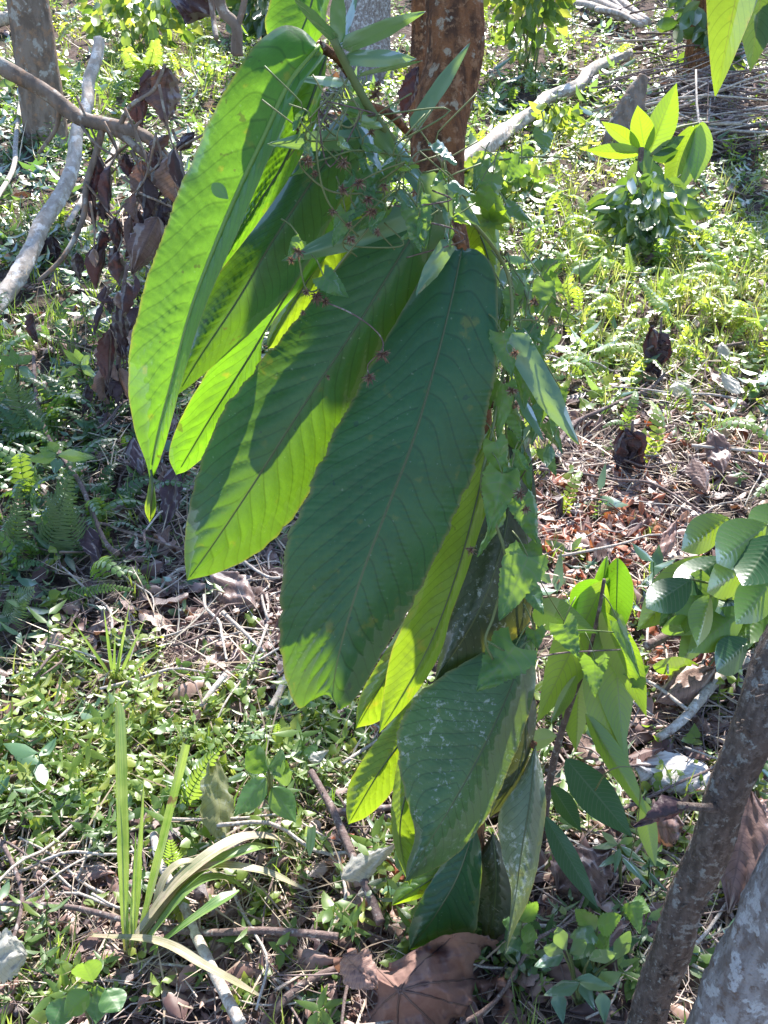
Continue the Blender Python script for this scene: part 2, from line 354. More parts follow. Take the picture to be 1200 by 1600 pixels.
# ------------------------------------------------------------------ blades (every kind of leaf)
PROF = {
 'ellip': lambda t: np.sin(np.pi*np.clip(t, 0, 1)**.82)**.85*(1-.35*t**5),
 'lance': lambda t: (np.clip(t/.3, 0, 1)**.6)*np.where(t < .3, 1, np.clip(1-(t-.3)/.7, 0, 1)**.8),
 'strap': lambda t: np.minimum(1, (t/.08)**.6)*np.minimum(1, ((1-t)/.45)**.75),
 'sword': lambda t: np.minimum(1, .55+t*1.2)*1.0,
 'rod': lambda t: np.minimum(1, .45+t*1.2)*np.minimum(1, np.clip((1-t)/.05, 0, 1)**.5),
 'spear': lambda t: np.minimum(1, .5+t*1.4)*np.clip((1-t)/.7, 0, 1)**.6,
 'heart': lambda t: np.where(t < .18, .72+.28*np.sin(t/.18*np.pi/2), np.clip(1-(t-.18)/.82, 0, 1)**.85),
 'obov': lambda t: np.sin(np.pi*np.clip(t, 0, 1)**1.25)**.7,
 'round': lambda t: np.sqrt(np.clip(1-(2*t-1)**2, 0, 1)),
}
def blade_geo(base, tip, width, prof='ellip', roll=0., sag=0., fold=0., curl=0., crumple=0., nt=14, ns=7, seed=0, serr=0., pleat=0., nv=14, side=None, twist=0., back=0., rag=0.):
    base = np.array(base, float); tip = np.array(tip, float); ax = tip-base; L = np.linalg.norm(ax); a = ax/L
    if side is None:
        view = (base+tip)/2-np.array([0, 0, CAMZ]); sd = np.cross(a, view)
        if np.linalg.norm(sd) < 1e-6: sd = np.cross(a, [1, 0, 0])
    else: sd = np.cross(np.cross(a, side), a)
    sd /= np.linalg.norm(sd); nn = np.cross(sd, a)
    t = np.linspace(0, 1, nt); s = np.linspace(-1, 1, ns)
    w = PROF[prof](t)*width/2; w = np.maximum(w, width*.01)
    rg = np.random.default_rng(seed)
    T, Sx = np.meshgrid(t, s, indexing='ij'); Wd = np.repeat(w[:, None], ns, 1)
    if serr: Wd = Wd*(1+serr*np.abs(Sx)**4*np.where((np.arange(nt) % 2)[:, None] == 0, 1, -1)*np.where(T > .97, 0, 1))
    if rag:
        e = np.stack([np.convolve(rg.normal(size=nt+4), [.25, .5, .25], 'same')[2:-2] for _ in (0, 1)], 1)
        Wd = Wd*(1-rag*np.where(Sx < 0, np.abs(e[:, :1]), np.abs(e[:, 1:]))*np.abs(Sx)**2)
    an = roll+twist*(T-.5)
    x = Wd*Sx; z = fold*Wd*np.abs(Sx)+curl*width*(Sx**2)
    ph = nv*(T-.16*np.abs(Sx)**1.3)
    z = z+pleat*np.abs(np.sin(np.pi*ph))*(1-.5*np.abs(Sx))
    if crumple:
        for k in range(8):
            q = rg.uniform(-1, 1, 2)*(3+3*k); z = z+crumple*width*np.sin(q[0]*T*3+q[1]*Sx*1.5+rg.uniform(0, 6))/(1.2+k)
    bow = sag*L*4*T*(1-T)
    along = T*L
    if back: along = along-back*width*np.abs(Sx)**1.5*np.clip(1-T*3, 0, 1)
    V = base+along[..., None]*a+(x*np.cos(an)-z*np.sin(an))[..., None]*sd+(x*np.sin(an)+z*np.cos(an)+bow)[..., None]*nn
    return V.reshape(-1, 3), gridq(nt, ns), T.ravel(), np.abs(Sx).ravel(), ph.ravel()
def blade(name, base, tip, width, mat, parent=None, label=None, cat=None, group=None, **k):
    V, Q, T, s, ph = blade_geo(base, tip, width, **k)
    o = mk(name, V, Q, mat, parent, attrs={'along': T, 'side': s, 'phase': ph, 'rnd': np.full(len(T), random.random())})
    if label: tag(o, label, cat, group)
    return o
def pxw(w, Y): return w*Y*1.05/F
# ------------------------------------------------------------------ hero leaves traced in place, each with real depth, pleats and midrib
def hero(parent, mid, left, right, Y0, Y1, mat, dl=.02, dr=.02, nv=22, pl=.0020, bow=-.03, label=None, rib=.0014, ribmat='midrib', nt=150, ns=10, bend=.16, pl0=.35, seed=0):
    m = spline(mid, nt); l = spline([mid[0]]+list(left)+[mid[-1]], nt); r = spline([mid[0]]+list(right)+[mid[-1]], nt)
    t = np.linspace(0, 1, nt); s = np.linspace(-1, 1, 2*ns+1)
    T, Sx = np.meshgrid(t, s, indexing='ij'); A = np.abs(Sx)
    E = np.where((Sx < 0)[..., None], l[:, None], r[:, None])
    px = m[:, None]+(E-m[:, None])*A[..., None]
    ph = nv*(T**.92-bend*A**1.25*np.minimum(1, T*4)*np.minimum(1, (1-T)*5))
    rv_ = np.random.default_rng(seed+int(mid[0][0])*7); k1, k2, k3 = rv_.uniform(0, 6, 3)
    wob = .38*np.sin(5.1*T+k1)+.28*np.sin(11.3*T+k2)+.16*np.sin(23*T+k3)
    ph = ph+np.where(Sx < 0, wob, -.8*wob+.45)+.10*np.sin(9*A+6*T+k1)
    Yc = Y0+(Y1-Y0)*T+bow*4*T*(1-T)*.5
    rg = np.random.default_rng(seed+5)
    Yc = Yc+np.where(Sx < 0, dl, dr)*(A**1.6)*np.sin(np.pi*np.clip(T, .03, .97))**.6
    amp = pl*(pl0+(1-pl0)*np.clip(T*1.5, 0, 1))*(1-.85*A**1.7)*np.clip(A*3.2, 0, 1)**1.2*np.minimum(1, (1-T)*8)
    Yc = Yc-amp*(1-(2*np.abs(ph-np.floor(ph)-.5))**2.6)
    Yc = Yc+.005*np.sin(7*T+3*Sx+rg.uniform(0, 6))*A+.005*np.sin(19*T+2*np.sin(5*T)+rg.uniform(0, 6))*A**3
    en = np.convolve(rg.normal(size=nt+40), np.ones(9)/9, 'same')[20:-20]; px = px+((E-m[:, None])*(A**4)[..., None]*(en*.05*np.sin(np.pi*t))[:, None, None])
    cx = (px[..., 0]-600)/F; cy = (800-px[..., 1])/F
    dx, dy, dz = cx, cP+cy*sP, -sP+cy*cP
    k = Yc/dy
    V = np.stack([dx*k, Yc, CAMZ+dz*k], -1)
    lf = mk('leaf', V, gridq(nt, 2*ns+1), M[mat], parent, attrs={'along': T, 'side': A, 'phase': ph})
    if label: lf['label'] = label
    c = V[:, ns]; n = np.array([0, .0025, 0.0])
    Vt, Qt = tube_geo(c[:-3:max(6, nt//25)]+n*.0+np.array([0, .0006, 0]), [rib, rib*.8, rib*.3], n=50, seg=8)
    mr = mk('midrib', Vt, Qt, M[ribmat], lf)
    return lf, c[0]
# ------------------------------------------------------------------ the big-leaved tree
tree = empty('large_leaf_tree', G(706, 1490), 'reddish brown tree hung with huge ribbed green leaves at centre', 'tree')
TR = [(738, -1500, 1.62), (728, -700, 1.45), (718, -200, 1.34), (712, 0, 1.30), (706, 100, 1.275), (690, 200, 1.25), (682, 280, 1.23), (696, 400, 1.20), (718, 560, 1.17), (735, 760, 1.14), (738, 1000, 1.12), (722, 1250, 1.09), (706, 1470, 1.07), (700, 1540, 1.07)]
tube('trunk', [P(*q) for q in TR], [.034, .038, .041, .042, .040, .035, .031, .030, .030, .031, .033, .036, .042, .048], M['bark_main'], tree, n=260, seg=44, rough=.026, seed=3)
def petiole(a, b, r=.004):
    tube('petiole', [a, (Vector(a)+Vector(b))/2+Vector((0, -.004, .008)), b], [r*1.3, r], M['bark_main'], tree, n=10, seg=8)
hl = []
# tall folded leaf at far left and the ones behind it
lf, c = hero(tree, [(500, 72), (452, 130), (415, 210), (372, 300), (330, 400), (297, 490), (270, 590), (246, 680), (234, 748)],
  [(470, 45), (435, 42), (392, 80), (345, 150), (305, 240), (268, 330), (235, 420), (208, 520), (200, 600), (210, 670), (228, 722)],
  [(503, 88), (470, 136), (437, 210), (398, 300), (356, 398), (316, 492), (286, 590), (262, 680), (243, 738)], 1.04, .93, 'hero_light', dl=.035, dr=-.035, nv=20, nt=260, pl=.003, label='tall bright green leaf folded along its midrib, leftmost on the tree', rib=.003, ribmat='midrib_pale')
petiole(c, P(560, 140, 1.12))
hero(tree, [(236, 735), (238, 760), (236, 790), (234, 817)], [(231, 765), (226, 795)], [(242, 765), (244, 795)], .93, .925, 'hero_yellow', nv=6, nt=40, label='yellowed curled tip of the tall folded leaf', pl=.0004)
hero(tree, [(512, 80), (480, 170), (440, 260), (395, 330), (345, 410), (330, 440)], [(470, 120), (430, 220), (385, 320), (350, 390)], [(506, 130), (490, 200), (462, 262), (420, 325), (375, 385)], 1.09, 1.0, 'hero_light', dl=.01, dr=.015, nv=18, pl=.003, ribmat='midrib')
hero(tree, [(515, -160), (500, -60), (485, 10), (465, 60), (445, 100)], [(450, -90), (425, -10), (415, 40), (430, 80)], [(535, -80), (512, 10), (505, 50), (470, 90)], 1.14, 1.06, 'hero_light', nv=16, pl=.001)
# dark broad leaf behind the fold
lf, c = hero(tree, [(570, 165), (500, 265), (430, 370), (370, 470), (310, 560), (276, 618)], [(520, 190), (455, 270), (400, 350), (340, 430), (292, 520), (272, 580)], [(590, 210), (540, 300), (490, 400), (440, 470), (380, 530), (310, 592)], 1.08, .985, 'hero', dl=.02, dr=.03, nv=24)
petiole(c, P(640, 210, 1.22))
hero(tree, [(520, 320), (470, 420), (400, 540), (330, 650), (275, 742)], [(470, 360), (400, 460), (330, 570), (280, 660), (264, 710)], [(530, 370), (470, 450), (415, 520), (402, 590), (350, 680), (300, 730)], 1.09, 1.022, 'hero_light', dl=-.01, dr=.008, nv=20)
hero(tree, [(590, 250), (540, 340), (480, 440), (430, 520), (418, 545)], [(550, 280), (500, 360), (450, 450), (420, 520)], [(610, 300), (560, 390), (500, 470), (440, 535)], 1.16, 1.06, 'hero_yellow', nv=16)
# second biggest leaf
lf, c = hero(tree, [(692, 292), (640, 375), (560, 505), (480, 625), (400, 750), (340, 840), (292, 907)],
  [(650, 305), (590, 350), (520, 425), (455, 510), (400, 575), (350, 640), (316, 715), (294, 800), (288, 860)],
  [(700, 330), (688, 390), (655, 465), (612, 545), (560, 625), (520, 705), (465, 800), (405, 862), (345, 893)], 1.10, .965, 'hero', dl=.025, dr=.035, nv=20, nt=380, ns=14, pl=.0024, bow=-.04)
petiole(c, P(690, 270, 1.22))
# biggest leaf
lf, c = hero(tree, [(722, 388), (705, 470), (680, 570), (645, 690), (605, 795), (565, 900), (535, 1000), (520, 1080), (531, 1110)],
  [(700, 386), (668, 420), (625, 490), (575, 580), (528, 665), (482, 768), (448, 850), (437, 950), (441, 1040), (464, 1104), (488, 1094), (512, 1086)],
  [(748, 392), (773, 425), (779, 510), (770, 600), (746, 715), (702, 826), (650, 935), (595, 1025), (556, 1090)], 1.06, .86, 'hero', dl=.03, dr=.03, nv=21, nt=400, ns=14, pl=.0036, bow=-.035, pl0=.15, label='largest dark bluish green leaf with deep pleats, nearest the camera')
petiole(c, P(697, 372, 1.20))
# leaf lit yellow right of the trunk
hero(tree, [(722, 318), (742, 350), (762, 400), (776, 470)], [(716, 345), (728, 400), (750, 450)], [(752, 322), (778, 352), (781, 400), (781, 440)], 1.26, 1.2, 'hero_yellow', nv=9, label='small yellow sunlit leaf behind the top of the largest leaf')
# lower leaves
hero(tree, [(770, 660), (745, 780), (712, 900), (670, 1010), (620, 1100), (592, 1146)], [(735, 720), (690, 830), (645, 940), (612, 1020), (597, 1100)], [(780, 730), (750, 830), (728, 900), (705, 960), (688, 1020), (645, 1090)], 1.10, .96, 'hero_yellow', nv=24, dl=-.01, dr=.02, label='olive yellow leaf tucked behind the largest leaf')
hero(tree, [(690, 900), (640, 1000), (590, 1080), (556, 1138)], [(650, 940), (600, 1020), (562, 1090)], [(690, 960), (650, 1040), (600, 1120)], 1.10, 1.02, 'hero_yellow', nv=14)
hero(tree, [(690, 1060), (640, 1140), (590, 1210), (544, 1288)], [(640, 1090), (585, 1160), (548, 1220), (541, 1262)], [(690, 1110), (640, 1190), (610, 1240), (575, 1275)], 1.08, 1.0, 'hero_yellow', nv=16, label='bright yellow lower leaf pointing down left')
lf, c = hero(tree, [(805, 640), (800, 740), (785, 850), (745, 960), (678, 1068)], [(780, 700), (745, 820), (715, 930), (690, 1010)], [(828, 700), (838, 790), (836, 880), (822, 990), (760, 1060)], 1.12, 1.0, 'hero_old', nv=22, dl=.02, dr=.02, label='dark brownish spotted old leaf under the vine')
petiole(c, P(735, 640, 1.155))
lf, c = hero(tree, [(826, 985), (800, 1070), (755, 1170), (705, 1260), (665, 1325), (634, 1378)], [(780, 1005), (700, 1050), (640, 1102), (622, 1150), (630, 1230), (648, 1300), (636, 1350)], [(832, 1020), (836, 1080), (800, 1190), (752, 1290), (700, 1345)], 1.04, .86, 'hero_dust', nv=20, dl=.02, dr=.03, nt=300, pl=.0020, pl0=.8, label='dusty speckled bluish green leaf with white specks')
petiole(c, P(740, 970, 1.12))
hero(tree, [(770, 1040), (820, 1110), (810, 1200), (765, 1278)], [(760, 1120), (760, 1200)], [(831, 1080), (835, 1150), (800, 1245)], 1.06, 1.0, 'hero_old', nv=14)
hero(tree, [(670, 1130), (640, 1220), (625, 1300), (640, 1385)], [(630, 1160), (612, 1250), (616, 1320)], [(690, 1180), (680, 1270), (660, 1330)], 1.02, .94, 'hero_yellow', nv=14)
hero(tree, [(742, 1290), (715, 1370), (680, 1430), (640, 1484)], [(700, 1335), (660, 1400), (640, 1450)], [(752, 1330), (750, 1410), (735, 1470), (690, 1478)], 1.03, .97, 'hero', nv=12, dl=.02, dr=.01, label='lowest dark green leaf hanging above the big dead leaf')
hero(tree, [(730, 1330), (680, 1370), (640, 1395), (612, 1415)], [(690, 1340), (640, 1372), (618, 1392)], [(715, 1370), (665, 1400)], 1.05, 1.0, 'hero_yellow', nv=10)
lf, c = hero(tree, [(836, 1165), (828, 1250), (815, 1330), (804, 1410), (788, 1494)], [(808, 1225), (778, 1275), (784, 1335), (798, 1388), (796, 1440)], [(848, 1210), (853, 1268), (842, 1345), (826, 1405), (805, 1450)], 1.02, .9, 'hero_pale', nv=18, dl=.02, dr=.02, label='pale grey dusty hanging leaf with a long drooping tip')
petiole(c, P(735, 1120, 1.10))
hero(tree, [(770, 1300), (775, 1370), (770, 1440), (758, 1500)], [(750, 1340), (745, 1420), (748, 1470)], [(800, 1350), (800, 1420), (785, 1480)], 1.06, 1.02, 'hero_old', nv=12)
# unseen leaves added above the picture to shade the big leaves
def over(px, py, Y, d): return np.array(P(px, py, Y)+sunv*d)
SHADE_LEAVES = [(over(735, 370, 1.06, .98), over(610, 1110, .87, 1.28), .26), (over(780, 260, 1.12, .92), over(590, 720, .95, 1.05), .18), (over(640, 170, 1.08, .90), over(370, 585, .99, 1.0), .13), (over(820, 640, 1.1, 1.25), over(760, 1040, 1.0, 1.5), .2),
      (np.array((-.10, 1.9, 2.5)), np.array((-.3, 2.2, 2.2)), .17), (np.array((0., 1.5, 2.9)), np.array((-.35, 1.2, 2.55)), .17)]
for i, (a, b_, w) in enumerate(SHADE_LEAVES):
    V, Q, T, s, ph = blade_geo(a, b_, w, 'ellip', sag=.05, pleat=.0015, nv=24, nt=60, ns=11, side=np.cross(np.array(b_)-np.array(a), np.array(sunv)))
    lf = mk('leaf', V, Q, M['hero'], tree, attrs={'along': T, 'side': s, 'phase': ph})
    petiole(Vector(a), P(730-2*i, -760-70*i, 1.45+.012*i), .005)
tag(blade('bright_spot', P(331, 287, .962), P(357, 311, .957), pxw(20, .95), M['young'], None, prof='ellip', seed=4), 'tiny bright oval spot added on the tall folded left leaf', 'leaf')  # added small blade that stands in for a bright oval spot
# ------------------------------------------------------------------ strap-leaved climber at the top
cl = empty('strap_leaf_climber', P(560, 150, 1.0), 'climber with long narrow strap leaves tangled around the tree top', 'climber')
tube('stem', [P(520, 60, .99), P(545, 110, 1.0), P(575, 165, 1.01), P(610, 215, 1.03), P(640, 260, 1.08), P(668, 300, 1.15)], [.004, .0045, .004], M['vstem'], cl, n=30, seg=8)
ST = [((525, 65), (455, -8), 20, .99, .95, .5), ((528, 70), (528, -30), 26, .99, .98, .0), ((530, 72), (560, -20), 22, .99, 1.02, .9), ((535, 75), (665, 18), 30, .99, 1.0, -.4), ((540, 88), (650, 92), 28, 1.0, .96, .3), ((560, 120), (660, 95), 20, 1.0, 1.02, -1.1),
      ((642, 200), (735, 66), 28, 1.08, 1.1, .2), ((585, 218), (418, 225), 34, 1.0, .95, .3), ((545, 155), (640, 285), 44, 1.0, 1.02, -.3), ((560, 190), (600, 275), 30, 1.0, .98, .8), ((610, 215), (680, 330), 30, 1.03, 1.0, .5), ((655, 275), (750, 352), 44, 1.0, .98, .1),
      ((655, 330), (440, 408), 48, 1.02, .97, -.1), ((705, 375), (650, 462), 32, .98, .96, .3), ((470, 120), (560, 130), 24, 1.06, 1.0, .9), ((800, 520), (905, 695), 52, 1.02, .98, .25), ((800, 590), (850, 690), 26, 1.04, 1.0, .7), ((640, 260), (690, 330), 24, 1.06, 1.0, -.8), ((520, 260), (600, 200), 22, 1.08, 1.04, .4)]
for i, (a, b_, w, y0, y1, ro) in enumerate(ST):
    L = math.hypot(a[0]-b_[0], a[1]-b_[1])
    lf = blade('frond', P(*a, y0), P(*b_, y1), pxw(w, 1)*.8, M['strap'], cl, prof='strap', roll=ro, sag=.06*((i % 3)-1)+.04, fold=.25, crumple=.05, nt=26, ns=7, seed=i, twist=.6*((i % 2)-.5))
# ------------------------------------------------------------------ vine with heart-shaped leaves and dry flower heads
vine = empty('climbing_vine', G(760, 1490), 'climbing vine with small toothed heart leaves down the right of the trunk', 'vine')
def vstem(pts, r=.0016, mat='vstem'):
    tube('stem', [P(*p) for p in pts], [r, r*.8], M[mat], vine, n=max(14, len(pts)*6), seg=6)
vstem([(640, 250, 1.05), (670, 290, 1.03), (690, 320, 1.0), (740, 350, 1.02), (790, 420, 1.05), (800, 500, 1.04), (785, 590, 1.03), (768, 680, 1.0), (752, 760, .98), (775, 820, .98), (790, 880, .97), (772, 960, .96), (758, 1000, .95), (770, 1030, .95)], .0022)
vstem([(800, 500, 1.04), (790, 650, 1.05), (800, 760, 1.06), (820, 900, 1.08), (840, 1010, 1.1)])
vstem([(640, 245, 1.0), (560, 235, .98), (520, 245, .97), (485, 255, .96)], .0011); vstem([(600, 300, .99), (520, 300, .97), (470, 260, .965), (480, 240, .96)], .0011)
vstem([(590, 340, .98), (540, 400, .96), (500, 450, .95), (478, 450, .95), (466, 400, .95)], .0011); vstem([(490, 465, .95), (550, 490, .94), (590, 520, .935), (598, 545, .93), (575, 570, .93), (578, 590, .93)], .0008, 'stick_dark')
vstem([(560, 370, .97), (510, 310, .96), (495, 220, .96), (520, 160, .98), (545, 120, 1.0)], .0011)
vstem([(700, 280, 1.1), (690, 240, 1.1), (660, 235, 1.08), (640, 250, 1.05)], .0011); vstem([(720, 350, 1.05), (735, 330, 1.04), (700, 270, 1.0), (660, 270, 1.0)], .0012)
vstem([(758, 1000, .95), (800, 1020, .96), (830, 1000, 1.0), (900, 985, 1.08), (985, 990, 1.14)], .0012); vstem([(830, 1030, 1.0), (880, 1020, 1.05), (970, 1015, 1.12)], .0014, 'stick_dark')
vstem([(790, 500, 1.04), (830, 500, 1.05), (860, 505, 1.08), (890, 510, 1.1)], .001); vstem([(780, 250, 1.2), (840, 245, 1.2), (900, 248, 1.22)], .001)
VL = [((650, 320), (665, 390), 42, .96, .95, .2), ((505, 430), (545, 465), 36, .945, .94, .4), ((850, 205), (850, 240), 36, 1.2, 1.18, .4), ((815, 255), (790, 285), 34, 1.1, 1.1, 0), ((770, 270), (765, 330), 40, 1.12, 1.1, .3), ((745, 300), (800, 350), 40, 1.1, 1.08, -.5), ((755, 250), (740, 300), 30, 1.18, 1.16, -.6),
      ((790, 320), (830, 345), 30, 1.15, 1.13, .6), ((800, 440), (830, 420), 42, 1.1, 1.12, .2), ((845, 425), (880, 405), 40, 1.15, 1.16, -.3), ((805, 460), (790, 500), 40, 1.06, 1.04, .7), ((845, 440), (870, 480), 34, 1.1, 1.08, -.7), ((820, 500), (850, 540), 34, 1.06, 1.05, .5), ((785, 520), (800, 590), 44, 1.02, 1.0, .2), ((815, 555), (820, 640), 42, 1.02, 1.01, -.3), ((840, 590), (845, 660), 40, 1.05, 1.03, .4), ((785, 600), (778, 690), 42, 1.01, 1.0, -.5), ((830, 635), (840, 675), 38, 1.03, 1.02, .1), ((800, 640), (812, 690), 40, 1.03, 1.0, .7),
      ((775, 690), (790, 760), 44, .99, .98, .4), ((800, 715), (830, 735), 30, .99, .97, -.4), ((785, 740), (765, 835), 58, .97, .95, .1), ((800, 730), (815, 790), 38, .98, .97, .8), ((815, 780), (840, 850), 50, 1.02, 1.0, .3), ((825, 850), (845, 910), 44, 1.04, 1.03, .0), ((825, 870), (780, 970), 74, .96, .93, .15), ((830, 920), (850, 960), 40, 1.04, 1.02, .5), ((805, 1010), (745, 1080), 84, .95, .92, -.1), ((835, 1005), (815, 1030), 30, 1.0, .98, .8),
      ((880, 975), (905, 1030), 52, 1.03, 1.02, .2), ((835, 985), (840, 1015), 36, 1.0, .99, -.3), ((930, 1030), (930, 1090), 54, 1.08, 1.07, .2), ((985, 1060), (1015, 1040), 44, 1.14, 1.14, 0), ((965, 970), (1000, 1060), 34, 1.12, 1.1, .5), ((560, 265), (600, 330), 44, .99, .97, .5), ((570, 300), (545, 350), 36, .98, .96, -.6), ((620, 260), (575, 300), 38, 1.0, .98, .9), ((600, 320), (560, 360), 36, .98, .97, .4), ((540, 330), (520, 385), 30, .97, .96, -.4), ((470, 375), (450, 400), 20, .95, .94, .2), ((640, 270), (600, 260), 40, 1.02, 1.01, .9),
      ((905, 430), (940, 400), 40, 1.35, 1.36, .2), ((820, 470), (905, 500), 36, 1.2, 1.18, -.5), ((870, 520), (840, 560), 36, 1.12, 1.1, .6), ((855, 610), (830, 700), 30, 1.1, 1.08, .3), ((770, 560), (765, 640), 36, 1.06, 1.05, .8), ((850, 700), (870, 745), 30, 1.12, 1.1, .2), ((780, 800), (745, 870), 36, 1.0, .99, -.9), ((795, 470), (775, 530), 36, 1.06, 1.05, -.7)]
for i, (a, b_, w, y0, y1, ro) in enumerate(VL):
    A, B = P(*a, y0), P(*b_, y1)
    blade('leaf', A, B, pxw(w, 1)*1.1, M['vine'], vine, prof='heart', roll=ro, sag=.06, fold=.22, crumple=.06, nt=31, ns=9, seed=i+50, serr=.045, nv=7, pleat=.0006, rag=.1, back=.22)
    q = A+Vector((random.uniform(-.02, .02), .02, random.uniform(.01, .03)))
    tube('leaf_stalk', [q, (A+q)/2+Vector((0, 0, .004)), A], [.0009, .0007], M['vstem'], vine, n=6, seg=5)
for i in range(26):
    x = rng.uniform(785, 880); y = rng.uniform(420, 720); L = rng.uniform(28, 62); an = rng.uniform(.6, 2.4); yy = rng.uniform(1.03, 1.16)
    A = P(x, y, yy); blade('leaf', A, P(x+L*math.cos(an), y+L*math.sin(an), yy-.02), pxw(L*.62, 1.1), M['vine' if i % 3 else 'strap'], vine, prof='heart' if i % 4 else 'lance', roll=rng.uniform(-1, 1), sag=.06, fold=.25, crumple=.06, nt=25, ns=7, seed=i+150, serr=.04, nv=7, back=.2, rag=.1)
    tube('leaf_stalk', [A+Vector((rng.uniform(-.03, .03), .02, rng.uniform(.01, .04))), A], [.0009, .0007], M['vstem'], vine, n=4, seg=5)
for i in range(10):
    x = rng.uniform(785, 850); y = rng.uniform(430, 900); vstem([(x, y, 1.06), (x+rng.uniform(-25, 40), y+40, 1.08), (x+rng.uniform(-40, 60), y+rng.uniform(70, 130), 1.1)], .0008, 'stick_dark' if i % 2 else 'vstem')
for i in range(34):
    x = rng.uniform(470, 720); y = 210+(x-470)*.35+rng.uniform(-70, 95); L = rng.uniform(22, 52); an = rng.uniform(.2, 2.9); yy = rng.uniform(.955, 1.0)
    A = P(x, y, yy); blade('leaf', A, P(x+L*math.cos(an), y+L*math.sin(an), yy-.015), pxw(L*rng.uniform(.3, .62), 1), M[('vine', 'strap', 'vine', 'young')[i % 4]], vine, prof='heart' if i % 2 else 'lance', roll=rng.uniform(-1.1, 1.1), sag=.1, fold=.35, crumple=.1, nt=25, ns=7, seed=i+400, serr=.05, nv=7, back=.2, rag=.2)
    tube('leaf_stalk', [A+Vector((rng.uniform(-.04, .04), .01, rng.uniform(.01, .05))), A+Vector((0, 0, .006)), A], [.0009, .0007], M['vstem'], vine, n=6, seg=5)
for i in range(12):
    x = rng.uniform(480, 680); y = rng.uniform(180, 380); vstem([(x, y, .98), (x+rng.uniform(-40, 50), y+rng.uniform(-40, 40), .965), (x+rng.uniform(-80, 90), y+rng.uniform(-60, 80), .97), (x+rng.uniform(-90, 110), y+rng.uniform(-60, 110), .99)], .0009, 'stick_dark' if i % 3 == 0 else 'vstem')
def flower(px, py, Y, r):
    c = np.array(P(px, py, Y)); Vs = []; Qs = []; rn = []; off = 0
    for k in range(60):
        d = rng.normal(size=3); d /= np.linalg.norm(d); d[2] -= .3
        V, Q, *_ = blade_geo(c+d*r*.12*rng.random(), c+d*r*rng.uniform(.35, 1.0), r*.20, 'lance', roll=rng.uniform(0, 6), crumple=.15, nt=5, ns=3, seed=int(rng.integers(999)))
        Vs.append(V); Qs.append(Q+off); off += len(V); rn.append(np.full(len(V), rng.random()))
    mk('dry_flower_head', np.vstack(Vs), np.vstack(Qs), M['dryflower'], vine, attrs={'rnd': np.concatenate(rn)})
for f in [(480, 250, .955, 14), (537, 252, .955, 14), (492, 270, .955, 9), (465, 392, .945, 14), (455, 405, .945, 9), (598, 552, .925, 16), (577, 590, .925, 15), (495, 462, .945, 15), (508, 470, .945, 12), (478, 455, .94, 10), (535, 295, .95, 13), (470, 190, 1.0, 9), (588, 145, 1.02, 16), (580, 205, .98, 9), (735, 858, .94, 14), (812, 770, .96, 15), (822, 795, .965, 12), (580, 330, .95, 14), (545, 350, .95, 9), (590, 130, 1.02, 10), (473, 487, .94, 7), (513, 588, .93, 7), (465, 200, 1.0, 7), (575, 310, .95, 12), (560, 285, .95, 13), (600, 290, .95, 11), (520, 330, .95, 10), (548, 372, .945, 12), (590, 360, .945, 10), (800, 610, 1.0, 14), (835, 470, 1.04, 14), (860, 500, 1.08, 13), (805, 550, 1.0, 12)]:
    flower(f[0], f[1], f[2], pxw(f[3], .95))
# bright yellow flower-like shoot of the vine right of the trunk
for k in range(9):
    a = k*.7; blade('leaf', P(766, 345, 1.09), P(766+34*math.cos(a), 345+28*math.sin(a), 1.08), pxw(14, 1), M['hero_yellow'], vine, prof='lance', nt=8, ns=5, seed=k)
# ------------------------------------------------------------------ leaves hanging into the top right corner
hb = empty('overhanging_branch', P(1160, -260, .8), 'leafy branch overhanging the top right corner', 'branch')
tube('stem', [P(1185, -170, .8), P(1200, -120, .8), P(1215, -80, .8), P(1290, -40, .85), P(1700, -400, 1.0)], [.003, .005, .008], M['bark_grey'], hb, n=24, seg=8)
blade('leaf', P(1185, -170, .8), P(1118, 150, .76), pxw(100, .8), M['hero_yellow'], hb, prof='lance', roll=.5, sag=-.06, fold=.35, pleat=.0004, nt=40, ns=11)
blade('leaf', P(1200, -90, .8), P(1172, 112, .79), pxw(64, .8), M['hero_dust'], hb, prof='ellip', roll=-.5, sag=.05, fold=.2, pleat=.0004, nt=40, ns=11)
blade('leaf', P(1215, -80, .82), P(1240, 90, .78), pxw(70, .8), M['hero'], hb, prof='ellip', roll=.3, sag=.05, fold=.2, pleat=.0006, nt=40, ns=11)
# ------------------------------------------------------------------ trunks at the right
rt = empty('leaning_trunk_tree', (P(985, 1700, .86).x, .84, float(gz(.2, .84))), 'rough grey brown trunk leaning across the lower right corner', 'tree')
tube('trunk', [P(940, 1800, .90), P(972, 1690, .88), P(1009, 1600, .865), P(1049, 1475, .855), P(1108, 1325, .85), P(1148, 1212, .85), P(1202, 1070, .86), P(1290, 850, .9), P(1420, 500, 1.0), P(1560, 0, 1.15), P(1640, -500, 1.3)],
     [.040, .028, .0235, .0225, .0225, .0232, .024, .024, .024, .023, .02], M['bark_grey'], rt, n=320, seg=52, rough=.05, seed=8)
tube('branch_stub', [P(1125, 1262, .84), P(1100, 1262, .82), P(1062, 1258, .80)], [.006, .004], M['bark_grey'], rt, n=10, seg=8)
blade('withered_leaf', P(1075, 1258, .80), P(990, 1292, .79), pxw(52, .8), M['dead_dark'], rt, prof='lance', roll=.5, fold=.8, crumple=.12, sag=.1, nt=24, ns=9, seed=5, label='dark curled withered leaf hanging from a stub')
